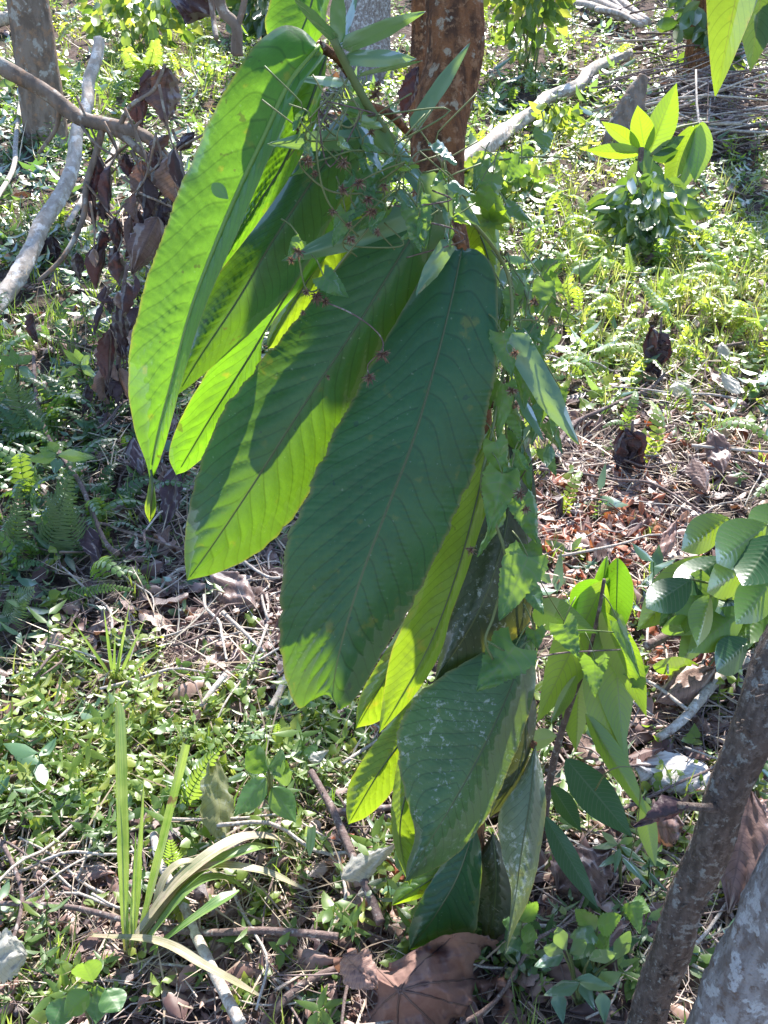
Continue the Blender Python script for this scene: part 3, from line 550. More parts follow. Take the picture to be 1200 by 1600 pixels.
for k in range(70):
    a = rng.random(); px = 1012+(1202-1012)*a+rng.uniform(-28, 28); py = 1600+(1070-1600)*a
    q = P(px, py, .855-.021); tube('bark_flake', [q, q+Vector((rng.uniform(-.006, .006), -.004, rng.uniform(.004, .012)))], [.0022, .0005], M['bark_grey'], rt, n=5, seg=5)
pt = empty('pale_trunk_tree', (P(1110, 1760, .76).x, .74, float(gz(.3, .74))), 'pale whitish lichened trunk at the bottom right corner', 'tree')
tube('trunk', [P(1090, 1850, .78), P(1120, 1700, .75), P(1148, 1590, .74), P(1200, 1480, .735), P(1275, 1330, .74), P(1450, 1000, .8), P(1700, 300, 1.0), P(1850, -400, 1.2)], [.055, .048, .042, .041, .040, .038, .034, .03], M['bark_pale'], pt, n=220, seg=48, rough=.035, seed=18)
# ------------------------------------------------------------------ sapling right of the tree
sp = empty('sapling', G(850, 1330), 'young sapling with drooping green leaves right of the big tree', 'sapling')
tube('stem', [G(845, 1330, -.01), P(856, 1240, 1.22), P(870, 1170, 1.21), P(895, 1090, 1.20), P(918, 1030, 1.19), P(935, 960, 1.18), P(944, 905, 1.18)], [.0065, .006, .005, .0035, .0025], M['stick_dark'], sp, n=50, seg=10, rough=.03)
SL = [((944, 908), (838, 1130), 92, 1.18, 1.2, -.3, 'young', 0), ((945, 905), (915, 1010), 62, 1.19, 1.24, .9, 'young', .1), ((948, 870), (930, 1000), 46, 1.22, 1.22, .9, 'hero_light', 0), ((965, 872), (962, 1010), 60, 1.22, 1.2, -.2, 'hero_light', 0), ((930, 905), (905, 985), 70, 1.2, 1.2, .1, 'hero_light', 0),
      ((955, 950), (975, 1180), 84, 1.18, 1.12, .4, 'young', .05), ((940, 955), (1010, 1120), 70, 1.16, 1.12, -.6, 'young', 0), ((920, 1030), (985, 1225), 66, 1.18, 1.1, .3, 'young', .05), ((905, 1060), (900, 1175), 60, 1.2, 1.2, .5, 'young', 0), ((900, 1055), (860, 1130), 34, 1.18, 1.14, -.7, 'hero_yellow', .1), ((915, 1115), (1015, 1280), 44, 1.16, 1.06, -.4, 'young', 0), ((1005, 1250), (1025, 1355), 40, 1.1, 1.06, .4, 'young', 0),
      ((884, 1185), (988, 1308), 74, 1.15, 1.05, .2, 'dark', .03), ((862, 1228), (908, 1300), 44, 1.18, 1.12, -.4, 'dark', 0), ((852, 1275), (935, 1420), 50, 1.14, 1.05, .5, 'dark', -.05), ((835, 950), (935, 990), 60, 1.08, 1.12, -.2, 'dark', .1), ((890, 1325), (850, 1360), 46, 1.2, 1.15, 1.0, 'young', 0), ((870, 1150), (825, 1160), 40, 1.2, 1.1, .3, 'young', 0)]
for i, (a, b_, w, y0, y1, ro, mt, sg) in enumerate(SL):
    lf = blade('leaf', P(*a, y0), P(*b_, y1), pxw(w, 1.15), M[mt], sp, prof='ellip', roll=ro, sag=sg+.03, fold=.25, pleat=.0005, nv=18, nt=48, ns=11, seed=i)
    tube('midrib', [P(*a, y0-.001), P(*b_, y1-.001)], [.0012, .0004], M['midrib_pale'], lf, n=8, seg=5) if abs(sg) < .001 and i in (2, 3) else None
tube('tendril', [P(930, 1235, 1.08), P(950, 1205, 1.07), P(985, 1198, 1.07), P(1000, 1220, 1.07), P(998, 1270, 1.08), P(990, 1320, 1.09), P(970, 1390, 1.12)], [.0012, .0008], M['vstem'], sp, n=30, seg=6)
# ------------------------------------------------------------------ ribbed shrub at the right edge
sh = empty('ribbed_leaf_shrub', G(1120, 1010), 'low shrub with ribbed glossy green leaves at the right edge', 'shrub')
SB = [((1110, 870), (995, 985), 70, 0.1), ((1120, 880), (1030, 980), 60, .4), ((1095, 890), (1070, 990), 66, -.3), ((1200, 820), (1120, 880), 74, .2), ((1210, 835), (1160, 915), 70, -.2), ((1230, 790), (1180, 850), 66, .3), ((1140, 810), (1065, 860), 54, .4), ((1240, 850), (1185, 940), 70, 0), ((1090, 990), (1040, 975), 40, .5), ((1110, 930), (1090, 1010), 50, .8), ((1180, 930), (1110, 950), 60, -.6), ((1190, 960), (1130, 1010), 60, .3), ((1100, 1050), (1020, 1040), 36, .6), ((1170, 1000), (1120, 1050), 56, .5), ((1215, 900), (1150, 975), 60, .4), ((1150, 900), (1085, 1000), 62, .2), ((1130, 870), (1050, 925), 58, -.3), ((1165, 950), (1075, 1020), 56, .1), ((1185, 880), (1105, 925), 62, .5), ((1080, 905), (1010, 950), 52, -.2), ((1120, 960), (1060, 1040), 50, .6), ((1200, 930), (1160, 1010), 58, -.4)]
for i, (a, b_, w, ro) in enumerate(SB):
    y = 1.62-.03*(i % 5); A, B = P(*a, y+.03), P(*b_, y-.04)
    blade('leaf', A, B, pxw(w*1.05, 1.8), M[('young', 'dark', 'vine')[i % 3]], sh, prof='ellip', roll=ro, sag=.1, fold=.3, pleat=.0014, nv=12, nt=60, ns=11, seed=i)
    tube('stem', [G(1125+6*i, 1015), (A+G(1125+6*i, 1015))/2+Vector((0, .03, .03)), A], [.004, .002], M['vstem'], sh, n=10, seg=6)
# ------------------------------------------------------------------ sword-leaved plant, lower left
sw = empty('sword_leaf_plant', G(205, 1500), 'sword leaved plant with tall cut blades at lower left', 'plant')
for i, (a, b_, w, ro, pr, sg, y1) in enumerate([((198, 1500), (184, 1092), 26, .1, 'rod', -.03, 1.12), ((203, 1500), (224, 1225), 24, .6, 'spear', .03, 1.08), ((210, 1500), (290, 1163), 19, -.2, 'sword', .035, 1.1), ((208, 1500), (212, 1300), 14, -.5, 'spear', -.03, 1.04), ((200, 1502), (188, 1260), 12, .3, 'spear', -.04, 1.06), ((205, 1590), (228, 1470), 18, .3, 'spear', .03, 1.0), ((210, 1595), (246, 1478), 18, -.3, 'spear', .05, .99), ((205, 1600), (182, 1490), 13, .5, 'spear', -.06, 1.0), ((212, 1600), (264, 1540), 15, .2, 'spear', .08, .96), ((206, 1600), (150, 1535), 14, .2, 'spear', -.08, .97), ((208, 1600), (222, 1500), 13, .2, 'spear', .0, .98)]):
    blade('blade', P(*a, 1.02), P(*b_, y1), pxw(w*.92, 1.1), M['blade'], sw, prof=pr, roll=ro, sag=sg*1.5, fold=.5, nt=40, ns=9, seed=i, twist=1.1, rag=.10, crumple=.02)
lp = empty('flattened_sword_plant', G(215, 1500), 'striped half dry sword leaves lying flat to the right', 'plant')
for i, (pts, w, mt) in enumerate([([(215, 1505), (290, 1450), (380, 1385), (450, 1352), (485, 1345)], 26, 'blade_dry'), ([(225, 1510), (310, 1440), (400, 1430), (485, 1428)], 20, 'blade_dry'), ([(230, 1500), (320, 1440), (400, 1395), (440, 1360)], 26, 'blade'), ([(230, 1520), (300, 1470), (350, 1440), (400, 1435)], 20, 'blade'), ([(240, 1480), (270, 1440), (310, 1415), (360, 1410)], 16, 'blade_dry'), ([(240, 1530), (330, 1500), (380, 1460)], 22, 'blade'), ([(480, 1345), (490, 1365), (487, 1410)], 12, 'blade'), ([(150, 1500), (260, 1550), (330, 1580), (420, 1600)], 16, 'blade_dry')]):
    c = spline([tuple(G(*p, .05+.05*math.sin(k*1.1))) for k, p in enumerate(pts)], 40)
    wv = np.minimum(1, np.linspace(.5, 2, 40))*np.minimum(1, np.linspace(6, .15, 40))*pxw(w*1.35, 1.25)/2
    s = np.linspace(-1, 1, 7); d = np.gradient(c, axis=0); sd = np.cross(d, [0, .35, 1]); sd /= np.linalg.norm(sd, axis=1)[:, None]
    V = c[:, None]+sd[:, None]*(wv[:, None]*s)[..., None]+np.array([0, 0, 1])*(np.abs(s)[None, :, None]*wv[:, None, None]*.5)
    mk('blade', V, gridq(40, 7), M[mt], lp, attrs={'along': np.repeat(np.linspace(.2, 1, 40), 7), 'side': np.tile(np.abs(s), 40)})
# ------------------------------------------------------------------ dead leaves that stand out
def dead(label, a, b_, w, y0, y1, mat='dead', name='dead_leaf', prof='ellip', ground=False, group=None, **k):
    A, B = (G(*a, y0), G(*b_, y1)) if ground else (P(*a, y0), P(*b_, y1))
    dist = (Vector(A)-cam.location).length
    k['crumple'] = k.get('crumple', .08)*.75; k.setdefault('fold', .2)
    return blade(name, A, B, w*dist/F, M[mat], None, label, 'dead leaf', group, prof=prof, nt=34, ns=15, rag=.22, **k)
bd = empty('big_dead_leaf', G(650, 1590), 'large crumpled purplish brown dead leaf at the bottom centre', 'dead leaf')
def bigleaf():
    nt, nr = 200, 70; rg = np.random.default_rng(3)
    out = [(545, 1500), (560, 1488), (590, 1498), (615, 1508), (650, 1490), (690, 1470), (730, 1466), (770, 1478), (782, 1520), (790, 1560), (770, 1600), (740, 1650), (640, 1680), (570, 1660), (548, 1610), (560, 1570), (548, 1540), (530, 1505)]
    out = [(660+(x-660)*1.1, 1560+(y-1560)*1.1) for x, y in out]
    o = spline(out+[out[0]], nt+1)[:-1]; c = np.array([625, 1548.])
    rad = 1-.05*np.abs(np.convolve(rg.normal(size=nt+8), np.ones(6)/6, 'same')[4:-4])
    r = np.linspace(0.02, 1, nr); px = c+(o[:, None]-c)*(r[None, :]*np.where(r[None] > .85, rad[:, None], 1))[..., None]
    ang = np.arctan2(o[:, 1]-c[1], o[:, 0]-c[0])[:, None]; vang = np.array([-2.35, -1.05, -.35, .1, .75, 1.7, 2.6])
    X, Yp = px[..., 0], px[..., 1]
    Y = .915-.10*(Yp-1470)/200-.025*np.sin((X-540)/250*np.pi)
    dv = np.min(np.abs((ang-vang[None]+np.pi) % (2*np.pi)-np.pi), axis=1)[:, None]
    Y = Y-.016*np.minimum(dv, .5)*r*2
    for k in range(26):
        f = rg.uniform(.015, .13); th = rg.uniform(0, 6.28); q = np.sin(f*(X*np.cos(th)+Yp*np.sin(th))+rg.uniform(0, 6))
        Y = Y+(.00048/f)*(q if k % 2 else np.abs(q)*1.4)*np.minimum(1, r*1.5)
    Y = Y+.006*np.clip((578-X)/45, 0, 1)**2-.02*np.clip((X-770)/20, 0, 1)
    cx = (X-600)/F; cy = (800-Yp)/F; dy = cP+cy*sP; k = Y/dy
    V = np.transpose(np.stack([cx*k, Y, CAMZ+(-sP+cy*cP)*k], -1), (1, 0, 2))
    n_ = nt*nr; ph = np.full(n_, .5)
    mk('blade', V, gridq(nr, nt, 0, True), M['dead_big'], bd, attrs={'phase': ph, 'side': np.full(n_, .5)})
    for va in vang:
        i = int(np.argmin(np.abs(ang[:, 0]-va))); pts = [tuple(Vector(V[j, (i+int(6*math.sin(2.6*j/nr+va)-6*math.sin(va))) % nt])+Vector((0, -.0006, .0004))) for j in range(0, nr-3, 3)]
        tube('vein', pts, [.0018, .0012, .0006], M['vein_brown'], bd, n=60, seg=6)
bigleaf()
dead('curled tan dead leaf edge behind the big dead leaf', (535, 1490), (590, 1545), 60, .90, .88, 'dead_big', crumple=.14)
DL = [('grey brown dead leaf hanging on the bare branch at top left', (262, 105), (262, 198), 62, 3.4, 3.38, 'dead'), ('dark folded dead leaf left of the hanging grey brown one', (236, 110), (222, 200), 26, 3.4, 3.4, 'dead_dark'), ('slim dark dead leaf on the branch by the fallen log', (214, 140), (220, 205), 22, 3.45, 3.45, 'dead_dark'), ('purplish dead leaf touching the tall left leaf', (268, 245), (280, 330), 46, 3.3, 3.3, 'dead'), ('dark dead leaf below the forked branch end', (240, 230), (258, 280), 24, 3.35, 3.35, 'dead_dark'), ('large reddish brown dead leaf beside the tall left leaf', (245, 340), (205, 430), 56, 3.2, 3.18, 'dead'), ('dark red dead leaf behind the reddish brown one', (262, 310), (250, 360), 30, 3.25, 3.25, 'dead_dark'), ('long dark dead leaf hanging in the dead cluster', (203, 320), (218, 385), 28, 3.3, 3.3, 'dead_dark'), ('dark dead leaf pair, upper, hanging over the weeds', (182, 340), (186, 396), 24, 3.35, 3.35, 'dead_dark'), ('dark dead leaf pair, lower, hanging over the weeds', (158, 360), (152, 396), 22, 3.35, 3.35, 'dead_dark'), ('dark dead leaf hanging left of the dead cluster', (140, 280), (150, 355), 24, 3.4, 3.4, 'dead_dark'), ('brown dead leaf hanging in the middle of the cluster', (222, 250), (226, 330), 34, 3.3, 3.3, 'dead'), ('small dark dead leaf high in the cluster', (195, 240), (202, 280), 24, 3.4, 3.4, 'dead_dark'), ('dark dead leaf sticking out right of the cluster', (275, 235), (305, 205), 20, 3.3, 3.3, 'dead_dark'), ('small dark dead leaf above the fallen log end', (120, 395), (125, 440), 20, 3.2, 3.2, 'dead_dark'), ('brown dead leaf at the forked branch', (230, 230), (265, 210), 22, 3.3, 3.3, 'dead'),
      ('big dark dead leaf at the top edge', (300, -30), (290, 38), 70, 3.0, 3.0, 'dead_dark'), ('dark dead leaf beside the thin stem behind the trunk', (655, 105), (632, 185), 34, 1.7, 1.7, 'dead_dark'), ('dark red dead leaf below the left litter', (135, 600), (128, 652), 22, 2.6, 2.58, 'dead_dark'), ('dark hanging dead leaf next to the tall leaf edge', (172, 515), (168, 605), 36, 2.5, 2.5, 'dead_dark'), ('shrivelled dark dead leaf by the tall leaf', (195, 480), (190, 560), 40, 2.7, 2.7, 'dead_dark'), ('black drooping dead leaf among pale weeds', (50, 490), (58, 535), 22, 2.9, 2.9, 'dead_dark')]
for i, (lb, a, b_, w, y0, y1, mt) in enumerate(DL):
    dead(lb, a, b_, w, y0, y1, mt, seed=i+20, crumple=.12, fold=.5, roll=rng.uniform(-.7, .7), curl=.15)
GL = [('bright white bleached leaf at the bottom left corner', (-40, 1555), (50, 1548), 75, .05, .05, 'pale_leaf', 'obov'), ('pale bleached leaf beside the brown stick', (535, 1425), (618, 1395), 44, .05, .08, 'pale_leaf', 'lance'), ('pale grey leaf lower beside the brown stick', (560, 1445), (610, 1420), 26, .04, .04, 'pale_leaf', 'lance'), ('small pale leaf left of the yellow lower leaf', (485, 1232), (515, 1222), 24, .04, .05, 'pale_leaf', 'lance'), ('yellow green withering leaf right of the sword plant', (345, 1275), (352, 1350), 62, .12, .02, 'hero_wither', 'obov'), ('brown leaf curled under the slanting trunk', (1110, 1090), (1020, 1130), 60, .05, .03, 'dead', 'ellip'), ('tan crumpled leaf beside the leaning trunk', (1160, 1040), (1090, 1060), 44, .06, .05, 'dead_big', 'ellip'), ('tan papery dead leaf right of the pale trunk', (1150, 1330), (1190, 1300), 60, .05, .05, 'dead_big', 'ellip'), ('grey brown dead leaf between the two right trunks', (1150, 1340), (1130, 1460), 70, .12, .02, 'dead', 'ellip'), ('brown dead leaf below the sapling leaves', (1000, 1330), (1060, 1340), 80, .03, .05, 'dead_big', 'ellip'),
      ('large dull brown leaf flat in the shade under the sapling', (870, 1420), (950, 1380), 110, .02, .05, 'dead', 'ellip'), ('pale tan leaf standing in the red twig litter', (1025, 905), (1050, 870), 26, .03, .08, 'dead_big', 'ellip'), ('pair of brown dead leaves, left one, on the litter', (1075, 760), (1100, 790), 36, .06, .02, 'dead', 'ellip'), ('pair of brown dead leaves, right one, on the litter', (1105, 720), (1125, 765), 40, .07, .02, 'dead', 'ellip'), ('brown leaf at the left of the dark litter', (330, 930), (400, 980), 60, .04, .03, 'dead', 'ellip'), ('pale leaf between the two big leaves', (410, 855), (435, 862), 20, .03, .03, 'pale_leaf', 'ellip'), ('red brown leaf behind the small folded leaf tip', (215, 740), (225, 770), 34, .08, .03, 'dead_dark', 'ellip'), ('dark red leaf right of the leaf tip', (285, 800), (262, 850), 40, .1, .02, 'dead_dark', 'ellip'), ('reddish leaf in the shade by the left stick', (140, 870), (160, 910), 34, .06, .02, 'dead_dark', 'ellip'), ('grey white shell-like leaf in the pale litter', (1040, 640), (1075, 645), 26, .04, .06, 'pale_leaf', 'ellip'), ('pale leaf fan on the right meadow edge', (1150, 640), (1120, 625), 24, .03, .07, 'pale_leaf', 'ellip'), ('bluish white small leaf in the right litter', (1120, 585), (1130, 600), 20, .08, .05, 'pale_leaf', 'ellip')]
for i, (lb, a, b_, w, y0, y1, mt, pr) in enumerate(GL):
    dead(lb, a, b_, w, y0+.02, y1+.02, mt, prof=pr, ground=True, seed=i+70, crumple=.10, fold=.15, roll=rng.uniform(-.4, .4), curl=.1)
for lb, cx, cy, h, w in [('black shrivelled leaf clump standing in the right meadow', 1030, 600, 95, 46), ('dark purple shrivelled leaf clump above the red twigs', 985, 745, 80, 50), ('dark withered clump beside the log foot', 70, 420, 60, 40)]:
    g0 = G(cx, cy); r_ = empty('withered_clump', g0, lb, 'dead plant')
    for k in range(9):
        b0 = P(cx+rng.uniform(-w, w)*.3, cy-h*rng.uniform(.55, 1.0), g0.y+rng.uniform(-.03, .03)); b1 = P(cx+rng.uniform(-w, w)*.5, cy-h*rng.uniform(0, .4), g0.y-.02)
        blade('leaf', b0, b1, rng.uniform(.5, .8)*w*g0.y/F, M['dead_dark'], r_, prof='ellip', fold=.6, crumple=.15, roll=rng.uniform(-1, 1), nt=18, ns=9, seed=k)
    tube('stem', [g0, P(cx, cy-h*.5, g0.y), P(cx+4, cy-h*1.1, g0.y)], [.006, .004], M['stick_dark'], r_, n=12, seg=6)
# ------------------------------------------------------------------ sticks and branches on the ground
def stick(label, pts, w, mat='stick_dark', lift=.02, name='stick', cat='stick', w2=None, Y=None, **k):
    q = [P(p[0], p[1], Y) if Y else (G(p[0], p[1], lift) if len(p) == 2 else P(*p)) for p in pts]
    d = (Vector(q[len(q)//2])-cam.location).length; r = w*d/F/2; r2 = (w2 if w2 else w*.7)*d/F/2
    k.setdefault('rough', .04); k.setdefault('seg', 12); k.setdefault('n', 16*len(pts))
    return tube(name, q, [r, r2], M[mat], None, label, cat, None, **k)
stick('pale bark-stripped stick slanting down at lower left', [(245, 1340), (255, 1385), (290, 1450), (315, 1510), (345, 1570), (380, 1640)], 12, 'stick_pale', .05, w2=17)
stick('thin grey stick lying level across the lower left', [(-30, 1448), (60, 1452), (130, 1460), (230, 1482), (320, 1495), (420, 1496), (530, 1506)], 7, 'stick_dark', .05, w2=11)
stick('purple brown stick leaning beside the yellow leaf', [(488, 1252), (520, 1310), (545, 1370), (575, 1440), (595, 1490)], 11, 'stick_dark', .06, w2=14)
stick('short reddish brown stick lying behind the yellow leaf', [(525, 1304), (560, 1297), (612, 1292)], 13, 'stick_dark', .04)
stick('long bent grey stick in the weeds at left', [(57, 580), (62, 650), (78, 710), (100, 745), (130, 790), (150, 840), (170, 885), (190, 905)], 7, 'stick_dark', .06, w2=7)
stick('thin stick joining the bent grey stick', [(-20, 676), (50, 668), (75, 660), (112, 648)], 6, 'stick_dark', .06)
stick('thin level brown stick across the left litter', [(-20, 868), (65, 855), (160, 858), (200, 868), (290, 897)], 6, 'stick_dark', .06)
stick('straw coloured twig loop in the dark litter', [(350, 985), (390, 1020), (415, 1045)], 7, 'stick_pale', .04)
stick('thin pale bent stick in the central litter', [(364, 886), (390, 915), (420, 932), (440, 937)], 6, 'stick_pale', .05)
stick('thin upright curved stick in the central litter', [(322, 965), (325, 985), (345, 1005), (350, 1030), (357, 1065)], 5, 'stick_pale', .05)
stick('grey stick below the tip of the largest leaf', [(452, 1082), (438, 1110), (425, 1135)], 13, 'stick_pale', .04)
stick('grey slanting stick in the herbs at centre left', [(355, 1090), (335, 1115), (318, 1138)], 10, 'stick_pale', .05)
stick('brown branch beside the leaning trunk', [(1195, 905), (1150, 935), (1110, 985), (1070, 1030), (1030, 1060), (1000, 1080)], 9, 'stick_dark', .10, w2=14)
stick('pale peeling stick near the leaning trunk', [(1160, 1060), (1120, 1085), (1090, 1120), (1060, 1155), (1025, 1180)], 20, 'stick_pale', .04, w2=12)
stick('long thin stick over the red twig litter', [(840, 765), (900, 775), (960, 785), (1010, 790), (1060, 815), (1110, 850), (1140, 865)], 5, 'stick_dark', .06)
stick('long bent stick through the right litter', [(860, 735), (895, 690), (935, 668), (985, 645), (1015, 630), (1035, 610)], 6, 'stick_dark', .05, w2=5)
stick('short thick brown stick by the right vine', [(845, 760), (870, 720), (895, 690)], 11, 'stick_dark', .05)
stick('thin straight stick at the right edge', [(1075, 732), (1130, 735), (1210, 742)], 5, 'stick_pale', .06)
stick('thin stick in the far right meadow', [(1110, 575), (1160, 565), (1220, 560)], 5, 'stick_dark', .06)
stick('curved purple twig at the bottom left', [(0, 1345), (20, 1370), (40, 1420), (42, 1465), (25, 1520)], 7, 'stick_dark', .05)
stick('dry brown curled stem at the bottom', [(430, 1600), (470, 1565), (510, 1545), (545, 1530)], 14, 'stick_dark', .03)
stick('white thin stick crossing under the pale leaf', [(510, 1500), (540, 1440), (535, 1400), (530, 1370)], 6, 'stick_pale', .04)
wd = G(1055, 1215)
def slab():
    g = G(1050, 1225); nt, ns = 26, 16; V = []; rg = np.random.default_rng(2)
    u = np.linspace(-1, 1, nt); a = np.linspace(0, 2*np.pi, ns, endpoint=False)
    for i, x in enumerate(u):
        jag = rg.normal()*.003
        for q in a:
            cy_, cz = np.sign(np.cos(q))*abs(np.cos(q))**.5, np.sign(np.sin(q))*abs(np.sin(q))**.6
            e = 1 if 0 < i < nt-1 else .05
            V.append((g.x+x*.062+.006*math.sin(q*3), g.y+(.040+jag)*cy_*e*(1-.25*abs(x)**4)-x*.012, g.z+.022+.014*cz*e+.006*math.sin(3*x+2*cy_)))
    tag(mk('wood_slab', np.array(V), gridq(nt, ns, 0, True), M['wood']), 'bleached white slab of wood on the ground left of the leaning trunk', 'wood')
slab()
stick('pale fallen log leaning at the upper left', [(155, 62, 4.6), (150, 95, 4.52), (138, 130, 4.45), (136, 165, 4.35), (120, 205, 4.25), (116, 250, 4.15), (98, 300, 4.0), (66, 350, 3.85), (40, 410, 3.65), (5, 462, 3.5), (-45, 520, 3.3)], 16, 'bark_log', name='fallen_log', cat='log', w2=25, seg=24, rough=.07, n=120)
cb = empty('bare_branch', P(130, 185, 3.5), 'smooth bare grey branch curving in from the left edge', 'branch')
tube('limb', [P(-400, -60, 3.6), P(-60, 70, 3.5), P(0, 103, 3.5), (P(70, 143, 3.5)), P(110, 175, 3.48), P(135, 188, 3.46), P(190, 200, 3.44), P(230, 215, 3.42), P(262, 250, 3.4)], [.036, .030, .028, .026, .024, .018], M['bark_tree'], cb, n=110, seg=20, rough=.03, seed=2)
for pts, w in [([(135, 190, 3.46), (180, 205, 3.44), (215, 232, 3.42), (238, 260, 3.4), (242, 330, 3.35), (250, 350, 3.3)], .016), ([(160, 200, 3.45), (150, 240, 3.42), (135, 290, 3.4), (130, 340, 3.35), (100, 400, 3.25), (60, 440, 3.2)], .012), ([(185, 200, 3.44), (205, 165, 3.4), (240, 140, 3.4), (258, 100, 3.4)], .009), ([(205, 235, 3.42), (225, 270, 3.4), (240, 295, 3.38)], .008), ([(92, 165, 3.48), (88, 200, 3.5), (60, 240, 3.5)], .009), ([(120, 185, 3.46), (150, 225, 3.4), (190, 250, 3.4)], .006), ([(215, 222, 3.4), (212, 200, 3.4), (225, 185, 3.4)], .007), ([(232, 300, 3.3), (205, 310, 3.3), (180, 335, 3.3)], .005)]:
    tube('twig', [P(*p) for p in pts], [w, w*.6], M['bark_tree'], cb, n=30, seg=8, rough=.03)
for i in range(30):
    x = rng.uniform(140, 285); y = rng.uniform(225, 400); L = rng.uniform(28, 75); yy = rng.uniform(3.2, 3.5)
    A = P(x, y, yy); blade('dead_leaf', A, P(x+rng.uniform(-14, 14), y+L, yy-.02), pxw(rng.uniform(14, 32), yy+.2), M['dead_dark' if i % 3 else 'dead'], cb, prof='ellip', fold=.6, crumple=.1, curl=.2, rag=.2, roll=rng.uniform(-1, 1), nt=20, ns=9, seed=i)
    tube('twig', [A, A+Vector((rng.uniform(-.05, .05), .02, .05)), A+Vector((rng.uniform(-.12, .12), .03, rng.uniform(.08, .2)))], [.003, .005], M['bark_tree'], cb, n=8, seg=5)
ws = empty('withered_shoot', G(190, 640), 'withered shoot of dark shrivelled leaves beside the tall left leaf', 'dead plant')
tube('stem', [G(190, 645), P(185, 560, 2.72), P(190, 470, 2.74), P(200, 410, 2.76)], [.008, .005], M['stick_dark'], ws, n=24, seg=7, rough=.04)
for i in range(30):
    x = rng.uniform(158, 222); y = rng.uniform(420, 610); L = rng.uniform(20, 60); yy = rng.uniform(2.62, 2.8)
    blade('leaf', P(x, y, yy), P(x+rng.uniform(-16, 16), y+L, yy-.02), pxw(rng.uniform(12, 26), yy+.2), M['dead_dark' if i % 4 else 'dead'], ws, prof='ellip', fold=.6, crumple=.1, curl=.25, rag=.25, roll=rng.uniform(-1.2, 1.2), nt=18, ns=9, seed=i+300)
for i in range(14):
    x = rng.uniform(165, 215); y = rng.uniform(420, 590); A = P(x, y, 2.7)
    tube('twig', [A, A+Vector((rng.uniform(-.06, .06), .02, -.05)), A+Vector((rng.uniform(-.1, .1), 0, -.14))], [.003, .002], M['stick_dark'], ws, n=8, seg=5)
tb = empty('hanging_bare_branch', P(360, 0, 2.6), 'bare brown stems hanging at the top edge left of the tall leaf', 'branch')
for pts, w in [([(335, -80, 2.6), (345, 10, 2.6), (368, 40, 2.6), (372, 88, 2.6)], .014), ([(392, -60, 2.6), (380, 10, 2.6), (367, 55, 2.6), (365, 85, 2.6)], .008), ([(322, -60, 2.65), (332, 20, 2.65), (338, 60, 2.6)], .007)]:
    tube('stem', [P(*p) for p in pts], [w, w*.9], M['bark_tree'], tb, n=30, seg=10, rough=.03)
for lb, pts, w in [('pale thin stick upright between weeds at far left', [(40, 150), (30, 240), (25, 290), (-5, 350)], 9), ('short pale stick at the left edge', [(28, 135), (12, 165), (0, 180)], 12), ('pale stick crossing the weeds below the bare branch', [(188, 245), (172, 280), (140, 330), (110, 385)], 10), ('pale stub lying at the top left edge', [(-20, 55), (20, 45), (48, 38)], 20)]:
    stick(lb, pts, w, 'stick_pale', .08)
ts = empty('thin_dark_stem', P(650, 250, 1.9), 'thin dark stem standing behind the big tree trunk', 'stem')
tube('trunk', [P(652, -300, 2.0), P(655, -20, 1.95), P(655, 60, 1.95), P(650, 150, 1.93), P(655, 260, 1.9), P(665, 420, 1.87), G(672, 960, -.02)], [.016, .014, .015, .016], M['bark_main'], ts, n=60, seg=12, rough=.03)
# ------------------------------------------------------------------ young plants in the background
yp = empty('young_broadleaf_plant', G(1003, 330), 'young plant with upright broad leaves in the right background', 'plant')
yb = yp.location.y
tube('stem', [yp.location, P(1000, 290, yb), P(1002, 230, yb)], [.02, .016, .012], M['stick_dark'], yp, n=16, seg=10)
for i, (a, b_, w, ro, mt) in enumerate([((1012, 245), (1057, 130), 40, .4, 'young'), ((1008, 240), (996, 165), 32, .3, 'young'), ((1000, 235), (940, 190), 24, .6, 'young'), ((1005, 240), (915, 235), 22, .4, 'young'), ((1018, 240), (1070, 212), 22, .5, 'dark'), ((1020, 250), (1060, 235), 24, -.4, 'dark'), ((1008, 230), (1012, 278), 20, .2, 'young'), ((1000, 250), (985, 300), 22, .3, 'young'), ((1082, 196), (1040, 305), 34, .2, 'hero_yellow'), ((1098, 190), (1086, 285), 36, .1, 'young'), ((1092, 192), (1066, 300), 34, -.2, 'young'), ((1070, 285), (1050, 312), 20, 0, 'young'), ((1015, 250), (1035, 300), 20, 0, 'dark')]):
    d = pxw(w, yb+.3); blade('leaf', P(*a, yb), P(*b_, yb-.06), d, M[mt], yp, prof='ellip', roll=ro, sag=.05, fold=.3, pleat=.002, nv=14, nt=40, ns=9, seed=i)
tube('leaf_stalk', [P(1015, 245, yb), P(1050, 205, yb), P(1092, 192, yb)], [.008, .005], M['vstem'], yp, n=14, seg=6)
